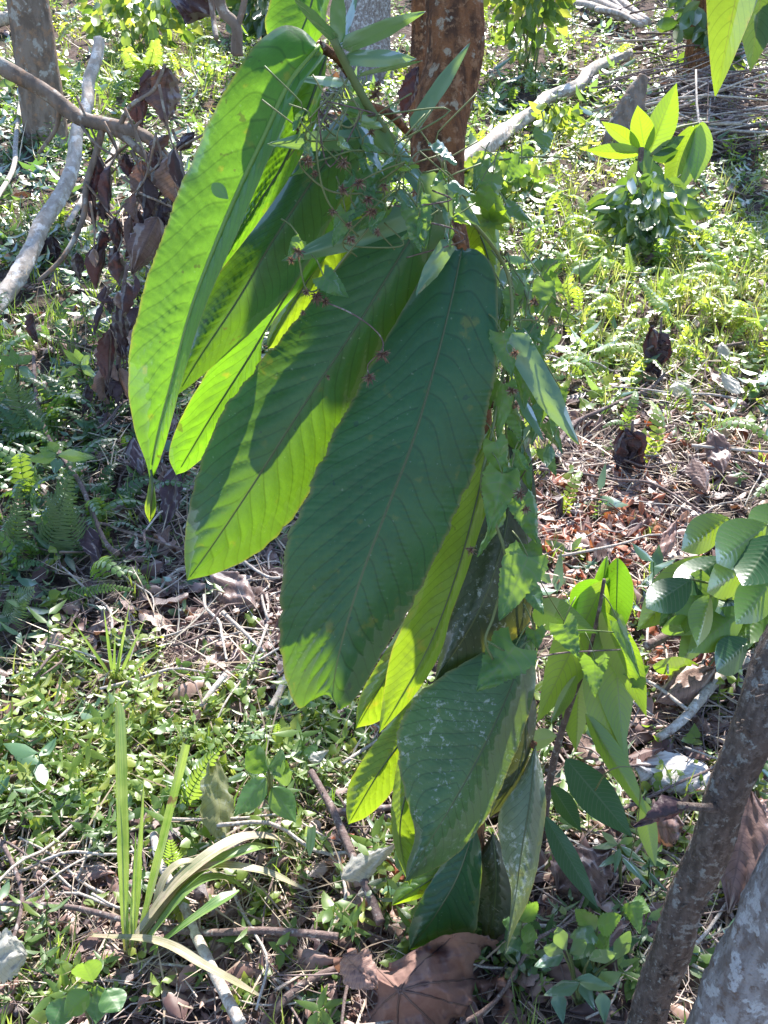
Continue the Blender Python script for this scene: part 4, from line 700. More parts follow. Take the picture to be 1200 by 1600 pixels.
def bush(name, label, px, py, w, h, n, mat, lw, cat='bush', droop=.6, stemn=6, yoff=0):
    g0 = G(px, py); g0 = Vector((g0.x, g0.y+yoff, float(gz(g0.x, g0.y+yoff)))); sc = (g0-cam.location).length/F
    r_ = empty(name, g0, label, cat)
    for k in range(stemn):
        tube('stem', [g0+Vector((rng.uniform(-.1, .1)*w*sc, rng.uniform(-.02, .02), -.01)), g0+Vector((rng.uniform(-.25, .25)*w*sc, 0, h*sc*.5)), g0+Vector((rng.uniform(-.4, .4)*w*sc, rng.uniform(-.2, .2)*w*sc, h*sc*rng.uniform(.7, 1)))], [.08*lw*sc, .04*lw*sc], M['vstem'], r_, n=10, seg=5)
    Vs, Qs, rn, off = [], [], [], 0
    for k in range(n):
        u = rng.normal(size=3); u /= np.linalg.norm(u); u *= rng.random()**.4
        p = np.array(g0)+np.array([u[0]*w*.5*sc, u[1]*w*.4*sc, h*sc*(.55+.45*u[2])])
        d = np.array([u[0], u[1]-.3, -droop*rng.uniform(.3, 1.6)])+rng.normal(size=3)*.4; d /= np.linalg.norm(d)
        L = lw*sc*rng.uniform(.8, 1.7)
        V, Q, *_ = blade_geo(p, p+d*L, L*.45, 'ellip', roll=rng.uniform(-.8, .8), sag=.08, fold=.2, nt=7, ns=5, seed=k)
        Vs.append(V); Qs.append(Q+off); off += len(V); rn.append(np.full(len(V), rng.random()))
    mk('foliage', np.vstack(Vs), np.vstack(Qs), M[mat], r_, attrs={'rnd': np.concatenate(rn)})
    return r_
bush('dark_leaf_bush', 'small dark leafy bush right under the young broadleaf plant', 1000, 400, 120, 120, 240, 'crown', 24)
bush('vine_covered_shrub', 'tall shrub smothered in leafy vine at the top right of the trunk', 822, 120, 120, 270, 420, 'herb', 20, 'shrub')
bush('weedy_shrub', 'yellow green weedy mound left of the pale fallen log', 780, 320, 130, 80, 200, 'herb', 18, 'shrub')
bush('weedy_shrub', 'small weedy clump growing over the middle of the pale right log', 868, 225, 60, 60, 70, 'creeper', 16, 'shrub')
bush('weedy_shrub', 'low weeds hiding the near end of the pale right log', 765, 300, 80, 60, 110, 'creeper', 16, 'shrub')
bush('weedy_shrub', 'bright weedy mound at the top left behind the bare branch', 230, 90, 150, 110, 240, 'herb', 18, 'shrub')
bush('leafy_shrub', 'dark leafy shrub at the top between bare stems and tall leaf', 420, 80, 120, 140, 260, 'crown', 22, 'shrub')
bush('ivy_clump', 'ivy clump climbing the left background trunk', 82, 200, 60, 120, 90, 'crown', 20, 'ivy', yoff=-.12)
bush('ivy_clump', 'dense dark ivy hanging on the top right background trunk', 1088, 120, 110, 190, 200, 'crown', 24, 'ivy', yoff=-.2)
# ------------------------------------------------------------------ background trees (trunk + limbs + unseen crown placed to shade chosen ground spots)
def crown_geo(centers, n, lw):
    Vs, Qs, rn, off = [], [], [], 0
    base, Q0, *_ = blade_geo((0, 0, 0), (1, 0, 0), .42, 'ellip', fold=.25, sag=.08, nt=6, ns=3, side=(0, 1, 0))
    for (c, r) in centers:
        m = int(n*r**2); u = rng.normal(size=(m, 3)); u /= np.linalg.norm(u, axis=1)[:, None]; u *= rng.random((m, 1))**.45
        # clumps
        cl_ = rng.normal(size=(max(3, m//40), 3)); cl_ /= np.linalg.norm(cl_, axis=1)[:, None]; cl_ *= rng.random((len(cl_), 1))**.4
        u = cl_[rng.integers(len(cl_), size=m)]+u*.28
        p = np.array(c)+u*r*np.array([1, 1, .7])
        d = rng.normal(size=(m, 3)); d[:, 2] = -np.abs(d[:, 2])*.6; d /= np.linalg.norm(d, axis=1)[:, None]
        h = rng.normal(size=(m, 3)); s = np.cross(d, h); s /= np.linalg.norm(s, axis=1)[:, None]; q = np.cross(d, s)
        L = lw*rng.uniform(.7, 1.3, (m, 1))
        B = np.stack([d, s, q], 1)*L[..., None]
        V = np.einsum('vk,mkj->mvj', base, B)+p[:, None]
        nv = len(base); Vs.append(V.reshape(-1, 3)); Qs.append((Q0[None]+(np.arange(m)*nv)[:, None, None]).reshape(-1, 4)+off); off += m*nv
        rn.append(np.repeat(rng.random(m), nv))
    return np.vstack(Vs), np.vstack(Qs), np.concatenate(rn)
def bgtree(label, px, py, wpx, lean, height, mat, centers, n=260, lw=.16):
    g0 = G(px, py); sc = (g0-cam.location).length/F; r = wpx*sc/2
    t_ = empty('forest_tree', g0, label, 'tree')
    top = g0+Vector((lean, .2, height))
    tube('trunk', [g0+Vector((0, 0, -.1)), g0+Vector((0, 0, .08)), g0+Vector((lean*.15, .02, height*.25)), g0+Vector((lean*.5, .1, height*.6)), top], [r*1.35, r*1.08, r, r*.9, r*.6], M[mat], t_, n=90, seg=28, rough=.025, seed=int(px))
    for c, cr in centers:
        tube('limb', [g0+Vector((lean*.45, .1, height*.55)), (top+Vector(c))/2+Vector((0, 0, .1)), Vector(c)], [r*.5, r*.35, r*.12], M[mat], t_, n=16, seg=8, rough=.03)
    if centers:
        V, Q, rn = crown_geo(centers, n, lw); mk('crown', V, Q, M['crown'], t_, attrs={'rnd': rn})
    return t_
def above(px, py, d):            # a point on the sun's line over the spot seen at that pixel
    g = G(px, py); return tuple(g+sunv*d)
bgtree('grey brown tree trunk with ivy at the upper left', 76, 232, 46, -.02, 5.0, 'bark_tree', [(above(50, 620, 5.6), .85), (above(150, 790, 5.4), .55), (above(60, 430, 5.2), .45)], n=430)
bgtree('pale grey background tree trunk at the top centre', 572, 135, 56, .2, 5.5, 'bark_pale', [(above(300, 930, 6.2), .62), (above(430, 900, 6.0), .40), (above(200, 760, 6.0), .4), (above(420, 60, 4.6), .9)], n=400)
bgtree('reddish footed background tree under ivy at the top right', 1098, 128, 44, .2, 5.0, 'bark_main', [(above(1150, 150, 5), .9)])
cs_ = [(above(890, 1470, 3.6), .34), (above(800, 1420, 3.4), .22)]  # unseen crown added over the lower right to shade the ground
V, Q, rn = crown_geo(cs_, 700, .13); mk('crown', V, Q, M['crown'], rt, attrs={'rnd': rn})
for c_, r_ in cs_: tube('limb', [P(1600, -300, 1.24), (P(1640, -500, 1.3)+Vector(c_))/2+Vector((0, 0, .2)), Vector(c_)], [.012, .009, .004], M['bark_grey'], rt, n=14, seg=8)
# ------------------------------------------------------------------ logs, stump and brushwood in the background
stick('long pale fallen log lying across the right background', [(700, 320), (770, 262), (800, 236), (832, 214), (850, 190), (900, 168), (925, 140), (980, 118)], 18, 'bark_log', .13, name='fallen_log', cat='log', w2=17, seg=20, n=90, rough=.11)
def stump():
    g0 = G(965, 238); q = [P(962, 250, g0.y), P(972, 215, g0.y), P(988, 165, g0.y+.05), P(1006, 118, g0.y+.1)]; sc = (g0-cam.location).length/F
    V, Q = tube_geo(q, [29*sc, 27*sc, 19*sc, 8*sc], n=40, seg=22, rough=.05, seed=5, flat=.55)
    tag(mk('split_stump', V, Q, M['bark_tree']), 'grey slanting split stump beside the pale fallen log', 'stump')
stump()
bp_ = empty('brushwood_pile', G(1110, 200), 'heap of grey brushwood sticks at the top right', 'brushwood')
def ry(px, py): return G(px, py)
for k in range(280):
    px = rng.uniform(1010, 1290); py = rng.uniform(-30, 250)
    g = G(px, py); L = rng.uniform(.3, 1.2); a = rng.choice([R(25), R(-25), R(150), R(80)])+rng.normal()*.35
    d = Vector((math.cos(a), math.sin(a)*.6, rng.uniform(-.15, .45))); b0 = g+Vector((0, 0, rng.uniform(.0, .22)))
    r = rng.uniform(.003, .011); 
    tube('stick', [b0-d*L*.5, b0+Vector((rng.normal()*.03, 0, rng.normal()*.03)), b0+d*L*.5], [r, r*.5], M['stick_pale' if rng.random() < .35 else 'stick_dark'], bp_, n=6, seg=5)
po = empty('pole_stack', G(960, 55), 'stack of grey cut poles at the top edge of the right background', 'poles')
for (a, b_, w) in [((868, 6), (1005, 60), 11), ((880, 28), (970, 50), 10), ((905, -10), (1010, 55), 10), ((890, -12), (985, 45), 9), ((930, 40), (1000, 62), 8)]:
    A, B = G(*a, .12), G(*b_, .10); sc = (A-cam.location).length/F
    tube('pole', [A, (A+B)/2+Vector((0, 0, .03)), B], [w*sc/2, w*sc*.42], M['bark_log'], po, n=20, seg=12, rough=.03)
# ------------------------------------------------------------------ individual ferns and herbs
def frond_geo(pts, width, npairs=22, droop=.25, up=(0, 0, 1), seed=0, taper=.35, pw=.85):
    c = spline([tuple(p) for p in pts], npairs+2); L = np.linalg.norm(np.diff(c, axis=0), axis=1).sum()
    Vs, Qs, off = [], [], 0; rg = np.random.default_rng(seed)
    d = np.gradient(c, axis=0); d /= np.linalg.norm(d, axis=1)[:, None]; up = np.array(up, float)
    sp_ = L/npairs
    for i in range(1, npairs+1):
        t = i/(npairs+1); w = width*(np.minimum(1, .45+t*2.2)*(1-t)**.55 if taper else 1)*rg.uniform(.85, 1.1)
        s = np.cross(d[i], up); s /= np.linalg.norm(s)+1e-9; nn = np.cross(s, d[i])
        for sg in (-1, 1):
            ax = sg*s*.93+d[i]*.35; e = c[i]+ax*w; hw = sp_*pw*.5
            m1 = c[i]+ax*w*.35+nn*w*.06; m2 = c[i]+ax*w*.75-nn*w*droop*.4; e = e-nn*w*droop
            V = np.array([c[i]-d[i]*hw*.6, c[i]+d[i]*hw*.6, m1-d[i]*hw, m1+d[i]*hw, m2-d[i]*hw*.75, m2+d[i]*hw*.75, e-d[i]*hw*.1, e+d[i]*hw*.1])
            Vs.append(V); Qs.append(np.array([[0, 1, 3, 2], [2, 3, 5, 4], [4, 5, 7, 6]])+off); off += 8
    Vt, Qt = tube_geo([tuple(p) for p in c[::3]], [width*.03, width*.012], n=10, seg=4, cap=False)
    Vs.append(Vt); Qs.append(Qt+off)
    return np.vstack(Vs), np.vstack(Qs)
def fern(label, pts, w, lift=.0, mat='fernhero', npairs=22, group=None):
    q = []
    for k, p in enumerate(pts):
        q.append(P(p[0], p[1], min(p[2], q[0].y-.004*k)) if len(p) == 3 else G(p[0], p[1], .01))
    d = (q[0]-cam.location).length
    V, Q = frond_geo(q, w*d/F, npairs, up=(0.1, -.6, .8), seed=int(pts[0][0]))
    o = mk('fern_frond', V, Q, M[mat], attrs={'rnd': np.full(len(V), .6)}); tag(o, label, 'fern')
fern('ladder-like green fern frond standing right of the sword plant', [(285, 1285), (300, 1235, 1.42), (325, 1190, 1.45), (348, 1165, 1.48)], 24, npairs=18)
fern('short yellow fern frond under the ladder-like one', [(275, 1375), (270, 1345, 1.25), (266, 1310, 1.27)], 20, npairs=12)
fern('pale fern frond arching over the left litter', [(85, 940), (130, 925, 1.95), (170, 918, 1.95), (212, 922, 1.93)], 14, npairs=22)
fern('dark fern frond standing in shade at the left', [(70, 880), (85, 820, 2.1), (100, 775, 2.15), (110, 740, 2.2)], 44, mat='dark')
fern('dark spreading fern frond below the left stick', [(130, 880), (110, 830, 2.05), (90, 790, 2.1), (70, 770, 2.15)], 40, mat='dark')
fern('light fern frond at the left edge under the thin stick', [(10, 900), (20, 850, 2.1), (25, 810, 2.15), (30, 760, 2.2)], 26, mat='dark')
fern('dark fern fan at the left edge in the litter', [(0, 990), (15, 960, 1.8), (30, 935, 1.85), (55, 920, 1.85)], 34, mat='dark')
fern('broad pale fern frond at the left edge by the weeds', [(60, 700), (40, 650, 2.5), (25, 610, 2.55), (10, 590, 2.55)], 36, mat='dark')
fern('yellow upright fern frond below the young plant', [(985, 440), (985, 415, 3.95), (982, 395, 4.0), (980, 380, 4.0)], 14)
fern('yellow fern frond leaning in the right meadow', [(1060, 520), (1045, 490, 3.2), (1020, 462, 3.25), (1000, 440, 3.3)], 24)
fern('whitish level fern frond in the right meadow', [(1048, 438), (1075, 430, 3.7), (1095, 428, 3.7), (1118, 424, 3.7)], 14)
fern('yellow fern frond right of the whitish level one', [(1030, 470), (1038, 450, 3.7), (1040, 435, 3.75), (1040, 420, 3.75)], 16)
fern('yellow fern frond at the right edge of the meadow', [(1165, 510), (1185, 500, 3.0), (1205, 500, 3.0), (1230, 510, 2.95)], 26)
fern('yellow green fern frond behind the weedy meadow edge', [(895, 420), (900, 395, 3.9), (895, 375, 3.95)], 16, npairs=14)
fern('bright fern frond upright at the top left', [(232, 110), (240, 75, 6.6), (238, 40, 6.6), (240, 5, 6.6)], 22)
fern('bright fern frond leaning at the top left', [(215, 110), (200, 80, 6.6), (195, 50, 6.6), (185, 20, 6.6)], 20)
fern('tiny yellow fern frond below the tip of the largest leaf', [(432, 1175), (433, 1155, 1.5), (434, 1130, 1.52)], 13, npairs=12)
fern('green fern frond by the big dead leaf', [(800, 1470), (815, 1440, 1.08), (825, 1420, 1.1), (832, 1408, 1.12)], 20, npairs=12)
fern('yellow fern frond lying across the litter by the largest leaf', [(355, 1062), (385, 1066, 1.62), (415, 1070, 1.62), (445, 1080, 1.6)], 10)
# herbs
def herb(name, label, base, leaves, w, mat, Y=None, prof='ellip', lift=.02, nt=22, cat='plant', **k):
    g0 = G(*base); h_ = empty(name, g0, label, cat)
    for i, (a, b_) in enumerate(leaves):
        Yy = min(Y or g0.y, g0.y-.02)-.01*(i % 3)
        A, B = P(*a, Yy), P(*b_, Yy-.03)
        blade('leaf', A, B, pxw(w, Yy+.35), M[mat], h_, prof=prof, roll=rng.uniform(-.5, .5), sag=.06, fold=.25, crumple=.03, nt=nt, ns=9, seed=i, pleat=.0006, nv=9, **k)
        tube('stem', [g0, (g0+A)/2+Vector((0, .01, .01)), A], [.0022, .0014], M['vstem'], h_, n=8, seg=5)
herb('ribbed_herb', 'four leaved herb with oval ribbed leaves left of the yellow leaf', (425, 1300), [((415, 1215), (365, 1275)), ((418, 1205), (385, 1170)), ((425, 1210), (455, 1205)), ((425, 1230), (462, 1285)), ((420, 1200), (445, 1185))], 40, 'vine', 1.42)
herb('round_leaf_herb', 'dark ribbed leaf pair at the bottom left edge', (150, 1620), [((152, 1540), (150, 1600)), ((165, 1545), (188, 1580)), ((140, 1550), (100, 1590)), ((145, 1535), (130, 1505)), ((100, 1560), (80, 1610))], 46, 'vine', .98)
herb('fingered_herb', 'blue green herb with finger-like leaves at the lower right', (905, 1580), [((880, 1490), (835, 1510)), ((880, 1490), (850, 1480)), ((885, 1485), (870, 1450)), ((890, 1490), (915, 1470)), ((900, 1530), (960, 1545)), ((905, 1535), (850, 1555)), ((910, 1530), (930, 1580)), ((930, 1540), (970, 1520)), ((940, 1550), (945, 1600)), ((960, 1500), (985, 1455)), ((920, 1500), (965, 1490)), ((870, 1550), (880, 1600))], 26, 'strap', .99, 'lance')
herb('spiky_herb', 'narrow leaved pale herb under the dark sapling leaf', (970, 1400), [((965, 1320), (925, 1325)), ((965, 1320), (940, 1300)), ((968, 1318), (990, 1310)), ((970, 1322), (1010, 1350)), ((968, 1325), (960, 1365)), ((972, 1340), (1020, 1390)), ((970, 1335), (935, 1355))], 12, 'strap', 1.14, 'lance')
herb('toothed_herb', 'toothed light green herb above the blue green one', (925, 1540), [((930, 1455), (900, 1420)), ((930, 1455), (890, 1465)), ((935, 1450), (970, 1430)), ((935, 1460), (950, 1490)), ((925, 1470), (895, 1500)), ((985, 1410), (1000, 1460)), ((985, 1410), (1015, 1425))], 34, 'vine', 1.05, 'heart', serr=.1)
herb('toothed_herb', 'toothed dark herb right of the pale hanging leaf', (815, 1520), [((815, 1440), (840, 1410)), ((815, 1450), (785, 1440)), ((815, 1455), (840, 1465)), ((812, 1465), (790, 1490)), ((818, 1470), (835, 1490))], 30, 'vine', 1.06, 'heart', serr=.1)
herb('heart_leaf_seedling', 'tiny bright heart leaved seedling below the largest leaf', (486, 1200), [((484, 1165), (487, 1190))], 24, 'young', 1.5, 'heart')
herb('lobed_herb', 'blue green lobed herb at the left middle edge', (30, 640), [((25, 570), (-5, 555)), ((25, 570), (18, 545)), ((28, 570), (50, 555)), ((28, 575), (55, 590)), ((22, 575), (5, 600))], 16, 'strap', 2.6, 'lance')
herb('lobed_herb', 'pale green lobed herb in a sun fleck at left', (130, 600), [((125, 570), (98, 545)), ((126, 570), (140, 555)), ((126, 572), (152, 590)), ((122, 574), (95, 590)), ((125, 565), (118, 545))], 14, 'strap', 2.8, 'lance')
herb('drooping_herb', 'pale drooping lobed leaf over the bent grey stick', (90, 760), [((88, 712), (40, 720)), ((88, 712), (60, 700)), ((90, 712), (150, 715)), ((90, 715), (85, 740)), ((88, 708), (78, 690))], 20, 'strap', 2.25, 'lance')
gt = empty('grass_tuft', G(178, 1075), 'spiky grass tuft standing out of the left herbs', 'grass')
for i, b_ in enumerate([(162, 950), (203, 940), (230, 960), (85, 995), (180, 985), (250, 1010), (110, 965), (268, 1000), (135, 1080), (190, 1000)]):
    A = G(178+2*(i % 4), 1072); blade('blade', A, P(*b_, A.y+.02*(i % 3)-.02), pxw(5, 2.0), M['blade'], gt, prof='lance', sag=.06*(1 if b_[0] < 178 else -1), fold=.3, nt=16, ns=3, seed=i)
# ------------------------------------------------------------------ ground cover (nobody could count it)
def tmpl_leaf(L, w, prof='ellip', n=5, s=3, droop=.15, fold=.2, dirv=(1, 0, 0), org=(0, 0, 0), side=(0, 1, 0), crumple=0, seed=0, curl=0):
    a = np.array(org, float); d = np.array(dirv, float); d /= np.linalg.norm(d)
    V, Q, *_ = blade_geo(a, a+d*L, w, prof, fold=fold, sag=droop, nt=n, ns=s, side=side, crumple=crumple, seed=seed, curl=curl)
    return V, Q
def join(parts):
    Vs, Qs, rn, off = [], [], [], 0
    for V, Q, r in parts: Vs.append(V); Qs.append(Q+off); rn.append(np.full(len(V), r)); off += len(V)
    return np.vstack(Vs), np.vstack(Qs), np.concatenate(rn)
def sprig(n, h, L, w, prof, spread=1.0):
    ps = []; top = np.array([rng.normal()*.25*h, rng.normal()*.25*h, h])
    Vt, Qt = tube_geo([(0, 0, 0), tuple(top*.55+np.array([.01*h, 0, 0])), tuple(top)], [.0018, .001], n=3, seg=3, cap=False); ps.append((Vt, Qt, -.1))
    for i in range(n):
        t = (i+1)/n; a = i*2.4+rng.uniform(-.4, .4); p = top*(.25+.75*t)
        d = np.array([math.cos(a), math.sin(a), rng.uniform(-.25, .55)]); ll = L*rng.uniform(.6, 1.15)
        V, Q = tmpl_leaf(ll, ll*w, prof, 4 if prof != 'lance' else 5, 3, rng.uniform(.03, .15), .25, d, p, (-math.sin(a), math.cos(a), rng.uniform(-.4, .4))); ps.append((V, Q, rng.uniform(-.12, .12)))
    return join(ps)
def tuft(n, h):
    ps = []
    for i in range(n):
        a = rng.uniform(0, 6.28); sp_ = rng.uniform(.2, .9); hh = h*rng.uniform(.5, 1.1)
        d = np.array([math.cos(a)*sp_, math.sin(a)*sp_, 1]); V, Q = tmpl_leaf(hh, rng.uniform(.0035, .007), 'lance', 5, 2, -rng.uniform(.05, .2), 0, d, (rng.normal()*.01, rng.normal()*.01, 0), (-math.sin(a), math.cos(a), 0))
        ps.append((V, Q, rng.uniform(-.2, .2)))
    return join(ps)
def fernt():
    h = rng.uniform(.12, .2); pts = [(0, 0, 0), (h*.35, 0, h*.7), (h*.9, 0, h*.95), (h*1.5, 0, h*.75)]
    V, Q = frond_geo(pts, h*.34, 12, up=(0, 0, 1), seed=int(rng.integers(999))); return V, Q, np.zeros(len(V))
def deadt(prof):
    V, Q = tmpl_leaf(1, rng.uniform(.35, .65), prof, 6, 4, rng.uniform(-.15, .2), rng.uniform(-.1, .5), (1, 0, rng.uniform(-.1, .3)), (-.5, 0, .05), (0, 1, 0), .12, int(rng.integers(999)), rng.uniform(-.1, .4)); return V, Q, np.zeros(len(V))
def twigt():
    p = [(-.5, 0, 0)]
    for k in range(3): p.append((-.5+(k+1)/3, rng.normal()*.08, rng.normal()*.05))
    ps = [(*tube_geo(p, [.012, .006], n=5, seg=3, cap=False), 0)]
    if rng.random() < .6: ps.append((*tube_geo([p[2], (p[2][0]+.2, .18, .06)], [.006, .003], n=3, seg=3, cap=False), 0))
    return join(ps)
def scatter(name, temps, pos, scale, mat, label, cat, tilt=.25, rnd=None, parent=None, kind='stuff', full=False):
    N = len(pos); wh = rng.integers(len(temps), size=N); yaw = rng.uniform(0, 6.283, N)
    tx = rng.normal(size=N)*tilt; ty = rng.normal(size=N)*tilt
    rnd = rng.random(N) if rnd is None else rnd
    slope = np.arctan(0.12)
    Vs, Qs, rn, off = [], [], [], 0
    for k, (tv, tq, tr) in enumerate(temps):
        ix = np.where(wh == k)[0]
        if not len(ix): continue
        c, s = np.cos(yaw[ix]), np.sin(yaw[ix]); z = np.zeros_like(c); o = np.ones_like(c)
        Rz = np.stack([np.stack([c, -s, z], -1), np.stack([s, c, z], -1), np.stack([z, z, o], -1)], 1)
        c, s = np.cos(tx[ix]+slope*.8), np.sin(tx[ix]+slope*.8); Rx = np.stack([np.stack([o, z, z], -1), np.stack([z, c, -s], -1), np.stack([z, s, c], -1)], 1)
        c, s = np.cos(ty[ix]), np.sin(ty[ix]); Ry = np.stack([np.stack([c, z, s], -1), np.stack([z, o, z], -1), np.stack([-s, z, c], -1)], 1)
        Rm = Rx@Ry@Rz
        V = np.einsum('vk,nik->nvi', tv, Rm)*scale[ix][:, None, None]+pos[ix][:, None]
        Vs.append(V.reshape(-1, 3)); Qs.append((tq[None]+(np.arange(len(ix))*len(tv))[:, None, None]).reshape(-1, 4)+off); off += len(ix)*len(tv)
        rn.append((rnd[ix][:, None]+tr[None]).ravel())
    ob = mk(name, np.vstack(Vs), np.vstack(Qs), mat, parent, origin=(0, 0, 0), attrs={'rnd': np.clip(np.concatenate(rn), 0, 1)})
    return tag(ob, label, cat, kind=kind)
def cand(n, d0=.75, d1=13., power=1.0, margin=1.8):
    u = rng.random(n); d = np.exp(np.log(d0)+u*(np.log(d1)-np.log(d0))) if power == 1 else (d0**(1-power)+u*(d1**(1-power)-d0**(1-power)))**(1/(1-power))
    x = (rng.random(n)*2-1)*.40*margin*np.hypot(d, 0.9)
    z = gz(x, d); px, py = proj(x, d, z)
    return np.stack([x, d, z], -1), px, py
def blob(px, py, L):
    w = np.zeros_like(px)
    for (cx, cy, rx, ry, a) in L: w = np.maximum(w, a*np.exp(-(((px-cx)/rx)**2+((py-cy)/ry)**2)**1.5))
    return w
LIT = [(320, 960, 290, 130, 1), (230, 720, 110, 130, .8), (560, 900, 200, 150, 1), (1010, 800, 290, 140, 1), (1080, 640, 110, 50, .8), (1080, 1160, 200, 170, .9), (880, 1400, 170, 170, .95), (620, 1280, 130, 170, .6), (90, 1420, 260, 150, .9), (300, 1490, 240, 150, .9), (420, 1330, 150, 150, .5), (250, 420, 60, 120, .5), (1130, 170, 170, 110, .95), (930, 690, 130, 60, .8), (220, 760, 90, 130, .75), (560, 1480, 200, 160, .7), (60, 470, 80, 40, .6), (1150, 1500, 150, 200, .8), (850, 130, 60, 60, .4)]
SUNLIT = [(1020, 470, 280, 190, 1), (860, 300, 150, 120, 1), (230, 60, 220, 90, 1), (150, 1130, 260, 130, .75), (800, 60, 200, 120, .5), (420, 1160, 140, 80, .5)]  # sunlit spots, where the cover is coloured yellower and paler
SHADED = [(90, 330, 120, 140, .9), (80, 700, 170, 260, 1), (250, 850, 200, 120, .6), (820, 120, 60, 100, .5), (900, 1500, 180, 120, 1), (60, 180, 60, 60, .7), (350, 1230, 130, 90, .5)]  # shaded spots, their darkness put into plant and litter colours
FRN = [(90, 760, 150, 180, 1), (1020, 470, 220, 110, .8), (230, 70, 150, 80, .6), (330, 1200, 100, 130, .3), (700, 400, 300, 200, .3)]
GRS = [(1040, 500, 250, 140, 1), (250, 70, 180, 100, 1), (450, 1300, 120, 200, .7), (120, 520, 160, 140, .6), (850, 380, 250, 140, .7)]
def jit(px, py, s=22): return px+rng.normal(size=len(px))*s, py+rng.normal(size=len(px))*s
# patchy clumping in the place itself
def patch(p, f=2.3, o=0.0): return .5+.5*np.sin(f*p[:, 0]+1.7*np.sin(f*.8*p[:, 1]+o))*np.sin(f*1.1*p[:, 1]+1.3*np.sin(f*.9*p[:, 0]-o))
def size_d(d): return np.clip(.50+.13*d, .62, 1.5)
# herbs of three kinds, each in its own patches
HT = [sprig(7, .06, .032, .55, 'ellip') for _ in range(5)]+[sprig(9, .09, .040, .32, 'lance') for _ in range(5)]
BT = [sprig(5, .06, .055, .42, 'ellip') for _ in range(4)]+[sprig(4, .04, .075, .28, 'lance') for _ in range(4)]
CT = [sprig(5, .045, .024, .95, 'heart') for _ in range(5)]+[sprig(6, .06, .018, .9, 'round') for _ in range(4)]
for nm, T_, mt, num, f, o, base, lb in [('herb_cover', HT, 'herb', 16500, 1.7, 0.0, .45, 'low green leafy weeds covering the ground'), ('seedling_cover', BT, 'herb_blue', 11500, 2.1, 2.0, .42, 'blue green broad leaved seedlings among the weeds'), ('creeper_cover', CT, 'creeper', 18000, 1.9, 4.0, .5, 'yellow green round leaved creeper spread over the ground')]:
    p, px, py = cand(num, power=.95); jx, jy = jit(px, py)
    pt_ = np.clip(1.6*patch(p, f, o)-.25, .04, 1)*(.35+.65*patch(p, 6.3, o+1))
    if mt == 'creeper': pt_ = np.maximum(pt_, .8*blob(jx, jy, SUNLIT))
    w = (1-.96*blob(jx, jy, LIT))*pt_*(1-.35*blob(jx, jy, GRS)); k = (rng.random(len(p)) < w*1.15) & (p[:, 1] > .95)
    p, px, py = p[k], px[k], py[k]
    rv = np.clip(base+.38*blob(px, py, SUNLIT)-.30*blob(px, py, SHADED)+rng.normal(size=len(p))*.2, .02, .98); print(nm, len(p))
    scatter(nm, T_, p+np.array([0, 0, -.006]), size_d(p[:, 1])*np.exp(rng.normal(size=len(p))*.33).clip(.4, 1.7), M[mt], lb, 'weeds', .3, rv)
# dry straw
p, px, py = cand(6500, power=.9); jx, jy = jit(px, py); k = (rng.random(len(p)) < .35+.5*blob(jx, jy, LIT)) & (p[:, 1] > .95); p = p[k]; print('straw', len(p))
ST_ = []
for _ in range(8):
    ps = []
    for i in range(5):
        a = rng.uniform(0, 6.28); d = np.array([math.cos(a), math.sin(a), rng.uniform(-.02, .5)]); ll = rng.uniform(.06, .2)
        V, Q = tmpl_leaf(ll, rng.uniform(.002, .006), 'lance', 5, 2, rng.uniform(-.1, .2), 0, d, (rng.normal()*.03, rng.normal()*.03, rng.uniform(0, .03)), (-math.sin(a), math.cos(a), rng.normal()*.4)); ps.append((V, Q, rng.uniform(-.25, .25)))
    ST_.append(join(ps))
scatter('dry_straw', ST_, p, size_d(p[:, 1])*rng.uniform(.6, 1.3, len(p)), M['straw'], 'pale dry straw and grass stalks strewn over the ground', 'straw', .2)
# grass
GT = [tuft(7, .13) for _ in range(8)]
p, px, py = cand(20000, power=.85); jx, jy = jit(px, py)
w = (.16+.84*blob(jx, jy, GRS))*(1-.9*blob(jx, jy, LIT))*(.3+.7*patch(p, 2.7, 1)); k = rng.random(len(p)) < w; p, px, py = p[k], px[k], py[k]
rv = np.clip(.45+.3*blob(px, py, SUNLIT)-.3*blob(px, py, SHADED)+rng.normal(size=len(p))*.2, .02, .98); print('grass', len(p))
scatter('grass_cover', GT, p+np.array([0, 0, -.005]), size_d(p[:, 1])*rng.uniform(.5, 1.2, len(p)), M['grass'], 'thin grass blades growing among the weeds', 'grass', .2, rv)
# ferns
FT = [fernt() for _ in range(8)]
p, px, py = cand(8500, power=.9, d0=1.9); jx, jy = jit(px, py)
w = (.06+.7*blob(jx, jy, FRN))*(1-.85*blob(jx, jy, LIT)); k = rng.random(len(p)) < w; p, px, py = p[k], px[k], py[k]; print('fern', len(p))
rv = np.clip(.5+.4*blob(px, py, SUNLIT)-.35*blob(px, py, SHADED)+rng.normal(size=len(p))*.15, .02, .98)
scatter('fern_undergrowth', FT, p, size_d(p[:, 1])*rng.uniform(.4, .8, len(p)), M['ferns'], 'small fern fronds mixed into the weeds', 'ferns', .3, rv)
